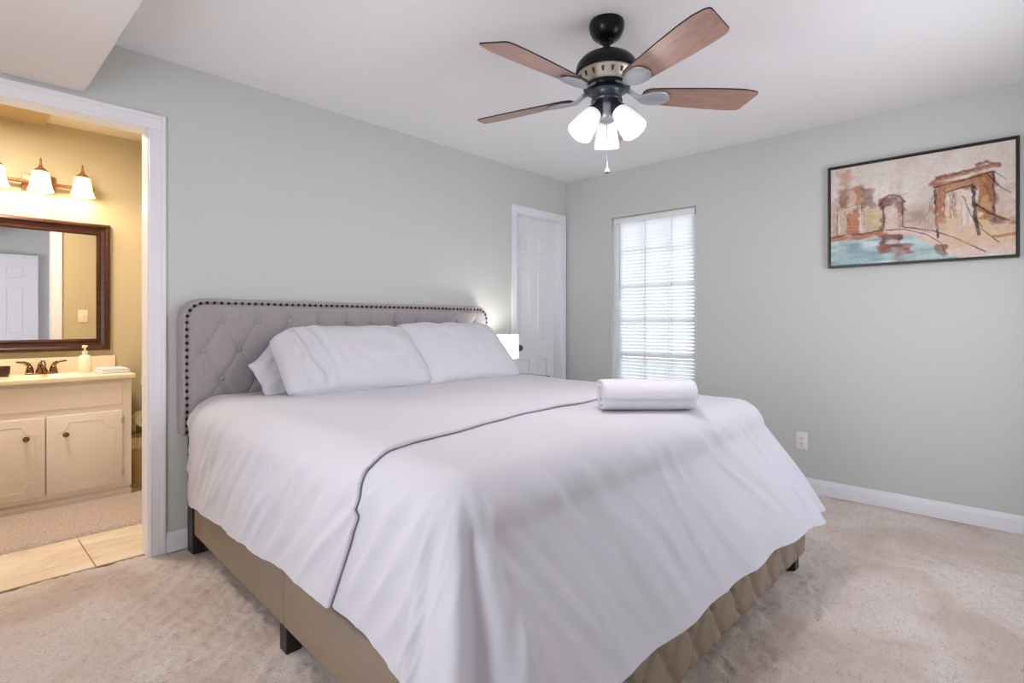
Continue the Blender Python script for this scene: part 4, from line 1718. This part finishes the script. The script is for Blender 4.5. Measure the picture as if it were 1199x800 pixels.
# mirror
MX0, MX1, MZ0, MZ1 = -3.935, -3.165, 0.948, 1.83
mi = thing('mirror', 'mahogany framed mirror hanging over the bathroom vanity', 'mirror', ((MX0 + MX1) / 2, YB - 0.002, MZ0))
mw, mhh = (MX1 - MX0) / 2, MZ1 - MZ0
b = B()
prof = [(0.0, 0.0), (0.0, 0.022), (0.008, 0.033), (0.020, 0.036), (0.028, 0.030), (0.034, 0.021), (0.055, 0.015), (0.060, 0.020), (0.070, 0.020), (0.075, 0.013), (0.080, 0.013), (0.080, 0.0)]
rings = []
for ins_, dp in prof:
    rings.append([b.bm.verts.new(p) for p in ((-mw + ins_, -dp, ins_), (mw - ins_, -dp, ins_), (mw - ins_, -dp, mhh - ins_), (-mw + ins_, -dp, mhh - ins_))])
for r1, r2 in zip(rings, rings[1:]):
    for k in range(4):
        b.bm.faces.new((r1[k], r1[(k + 1) % 4], r2[(k + 1) % 4], r2[k]))
b.make('frame', 'mahogany', mi)
b = B()
b.box((-mw + 0.075, -0.010, 0.075), (mw - 0.075, -0.004, mhh - 0.075))
b.make('glass', 'mirror', mi)

# vanity light
vl = thing('vanity_light', 'bronze vanity light bar with three lit frosted glass shades', 'light fixture', (-3.55, YB, 2.06))
b = B()
b.box((-0.085, -0.022, -0.055), (0.085, -0.001, 0.055), 0.006, 2)
b.box((-0.075, -0.030, -0.045), (0.075, -0.020, 0.045), 0.006, 2)
b.make('back_plate', 'copper', vl, 40)
b = B()
b.tube([(-0.27, -0.05, -0.005), (0.27, -0.05, -0.005)], 0.011, 12)
b.sphere((-0.275, -0.05, -0.005), 0.016)
b.sphere((0.275, -0.05, -0.005), 0.016)
b.cyl((0, -0.02, -0.005), (0, -0.05, -0.005), 0.016)
b.make('bar', 'copper', vl, 40)
for dx in (-0.215, 0.0, 0.215):
    b = B()
    b.tube([(dx, -0.05, -0.005), (dx, -0.085, 0.02), (dx, -0.105, 0.065), (dx, -0.11, 0.085)], 0.007, 10)
    b.lathe([(0, 0.165), (0.0045, 0.160), (0.007, 0.125), (0.012, 0.105), (0.040, 0.078), (0.041, 0.073), (0, 0.073)], (dx, -0.11, -0.015), (0, 0, 1), 24)
    b.make('arm', 'copper', vl, 50)
    b = B()
    b.lathe([(0.043, 0.058), (0.048, 0.03), (0.055, -0.02), (0.064, -0.055), (0.069, -0.066), (0.066, -0.066), (0.061, -0.053), (0.052, -0.02), (0.045, 0.03), (0.040, 0.056)], (dx, -0.11, 0.0), (0, 0, 1), 32, True)
    gs = b.make('glass_shade', 'frost_warm', vl, 60)
    B().sphere((dx, -0.11, 0.0), 0.026).make('bulb', 'bulb', gs, 180)
    point_light('vanity_bulb_light', (dx, -0.11, -0.055), VANITY_POWER, VANITY_COLOR, 0.03, vl)

# rug, bin, paper, hand towel, switch
rug = thing('bath_rug', 'pinkish beige pile rug on the bathroom tile before the vanity', 'rug', (-3.55, 0.885, 0.001))
b = B()
n, m_ = 120, 70
P = []
for i in range(n + 1):
    row = []
    for j in range(m_ + 1):
        x = -0.72 + 1.3 * i / n
        y = -0.335 + 0.67 * j / m_
        e = min(i, n - i, j * 1.0, (m_ - j)) / 3.0
        z = 0.018 * min(1, e) ** 0.5 + (0.004 * nz(x * 60, y * 60, 1) + 0.003 * nz(x * 25, y * 25, 4) if e > 0 else 0)
        row.append((x + 0.003 * nz(y * 40, 2, 1), y + 0.003 * nz(x * 40, 5, 1), max(0, z)))
    P.append(row)
b.grid(P)
b.make('rug_pile', 'rug', rug, 180)

bn = thing('waste_bin', 'tan waste bin with crumpled liner on the floor beside the vanity', 'bin', (-2.995 - 0.0, 1.40, 0))
bn.location.x = -3.03
bn.location.y = 1.45
b = B()
b.lathe([(0, 0), (0.060, 0), (0.064, 0.006), (0.062, 0.012), (0.050, 0.018), (0.050, 0.16), (0.07, 0.2), (0.076, 0.33), (0.072, 0.33), (0.066, 0.2), (0, 0.19)], (0, 0, 0), (0, 0, 1), 28)
b.make('bin_body', 'bin', bn, 40)
b = B()
P = []
for k in range(64):
    a = 2 * PI * k / 64
    wv = 1 + 0.05 * math.sin(a * 13) + 0.03 * math.sin(a * 29)
    row = []
    for r, z in ((0.066, 0.30), (0.074, 0.338), (0.080, 0.344), (0.083, 0.332), (0.084, 0.30), (0.083, 0.27)):
        row.append((r * wv * math.cos(a), r * wv * math.sin(a), z + 0.004 * math.sin(a * 17 + z * 90)))
    P.append(row)
b.grid(P, True)
b.make('liner', 'liner', bn, 180)

tp = thing('toilet_paper_holder', 'wall holder with a toilet paper roll above the waste bin', 'paper holder', (BXR, 1.42, 0.475))
b = B()
b.box((-0.012, -0.02, -0.075), (-0.0005, 0.10, 0.085), 0.004, 2)
b.tube([(-0.01, 0.07, 0.0), (-0.06, 0.07, 0.0), (-0.068, 0.062, 0), (-0.068, -0.045, 0)], 0.007, 10)
b.make('bracket', 'plate', tp, 40)
tpr = thing('toilet_paper_roll', 'cream toilet paper roll hanging on the holder above the bin', 'toilet paper', (BXR - 0.068, 1.42, 0.475))
b = B()
b.lathe([(0.018, -0.05), (0.050, -0.05), (0.052, -0.046), (0.052, 0.046), (0.050, 0.05), (0.018, 0.05)], (0, 0, -0.010), (0, 1, 0), 32, True)
b.box((-0.054, -0.048, -0.09), (-0.0515, 0.048, -0.010))
b.make('paper', 'paper', tpr, 40)
b = B()
b.lathe([(0.0165, -0.051), (0.0182, -0.051), (0.0182, 0.051), (0.0165, 0.051)], (0, 0, -0.010), (0, 1, 0), 24, True)
b.make('core', 'core', tpr, 40)

ht = thing('hand_towel', 'white hand towel hanging on the bathroom side wall by the mirror', 'towel', (BXR, 1.36, 0.80))
b = B()
P = []
for i in range(25):
    row = []
    for j in range(21):
        y = -0.13 + 0.26 * j / 20
        t = i / 24
        z = 0.10 - 0.2 * t
        x = -0.045 - 0.007 * math.sin(y * 60 + 1.0) * (0.4 + t) - 0.012 * t
        row.append((x, y, z))
    P.append(row)
for i in range(12):
    row = []
    for j in range(21):
        y = -0.13 + 0.26 * j / 20
        row.append((-0.022, y, 0.10 - 0.14 * i / 11))
    P.insert(0, row)
b.grid(P)
b.make('cloth', 'terry', ht, 180, None, None, None, 0.004)
b = B()
b.tube([(-0.033, -0.16, 0.092), (-0.033, 0.16, 0.092)], 0.006, 10)
b.cyl((-0.0005, -0.155, 0.092), (-0.033, -0.155, 0.092), 0.007)
b.cyl((-0.0005, 0.155, 0.092), (-0.033, 0.155, 0.092), 0.007)
b.make('towel_bar', 'bronze', ht, 50)

sw = thing('light_switch', 'light switch plate on the yellow bathroom wall seen in the mirror', 'light switch', (-3.09, T + 0.012, 1.20))
B().box((-0.036, 0, -0.058), (0.036, 0.006, 0.058), 0.003, 2).make('cover_plate', 'soap', sw, 40)
B().box((-0.006, 0.005, -0.012), (0.006, 0.012, 0.012), 0.002, 1).make('toggle', 'soap', sw, 40)
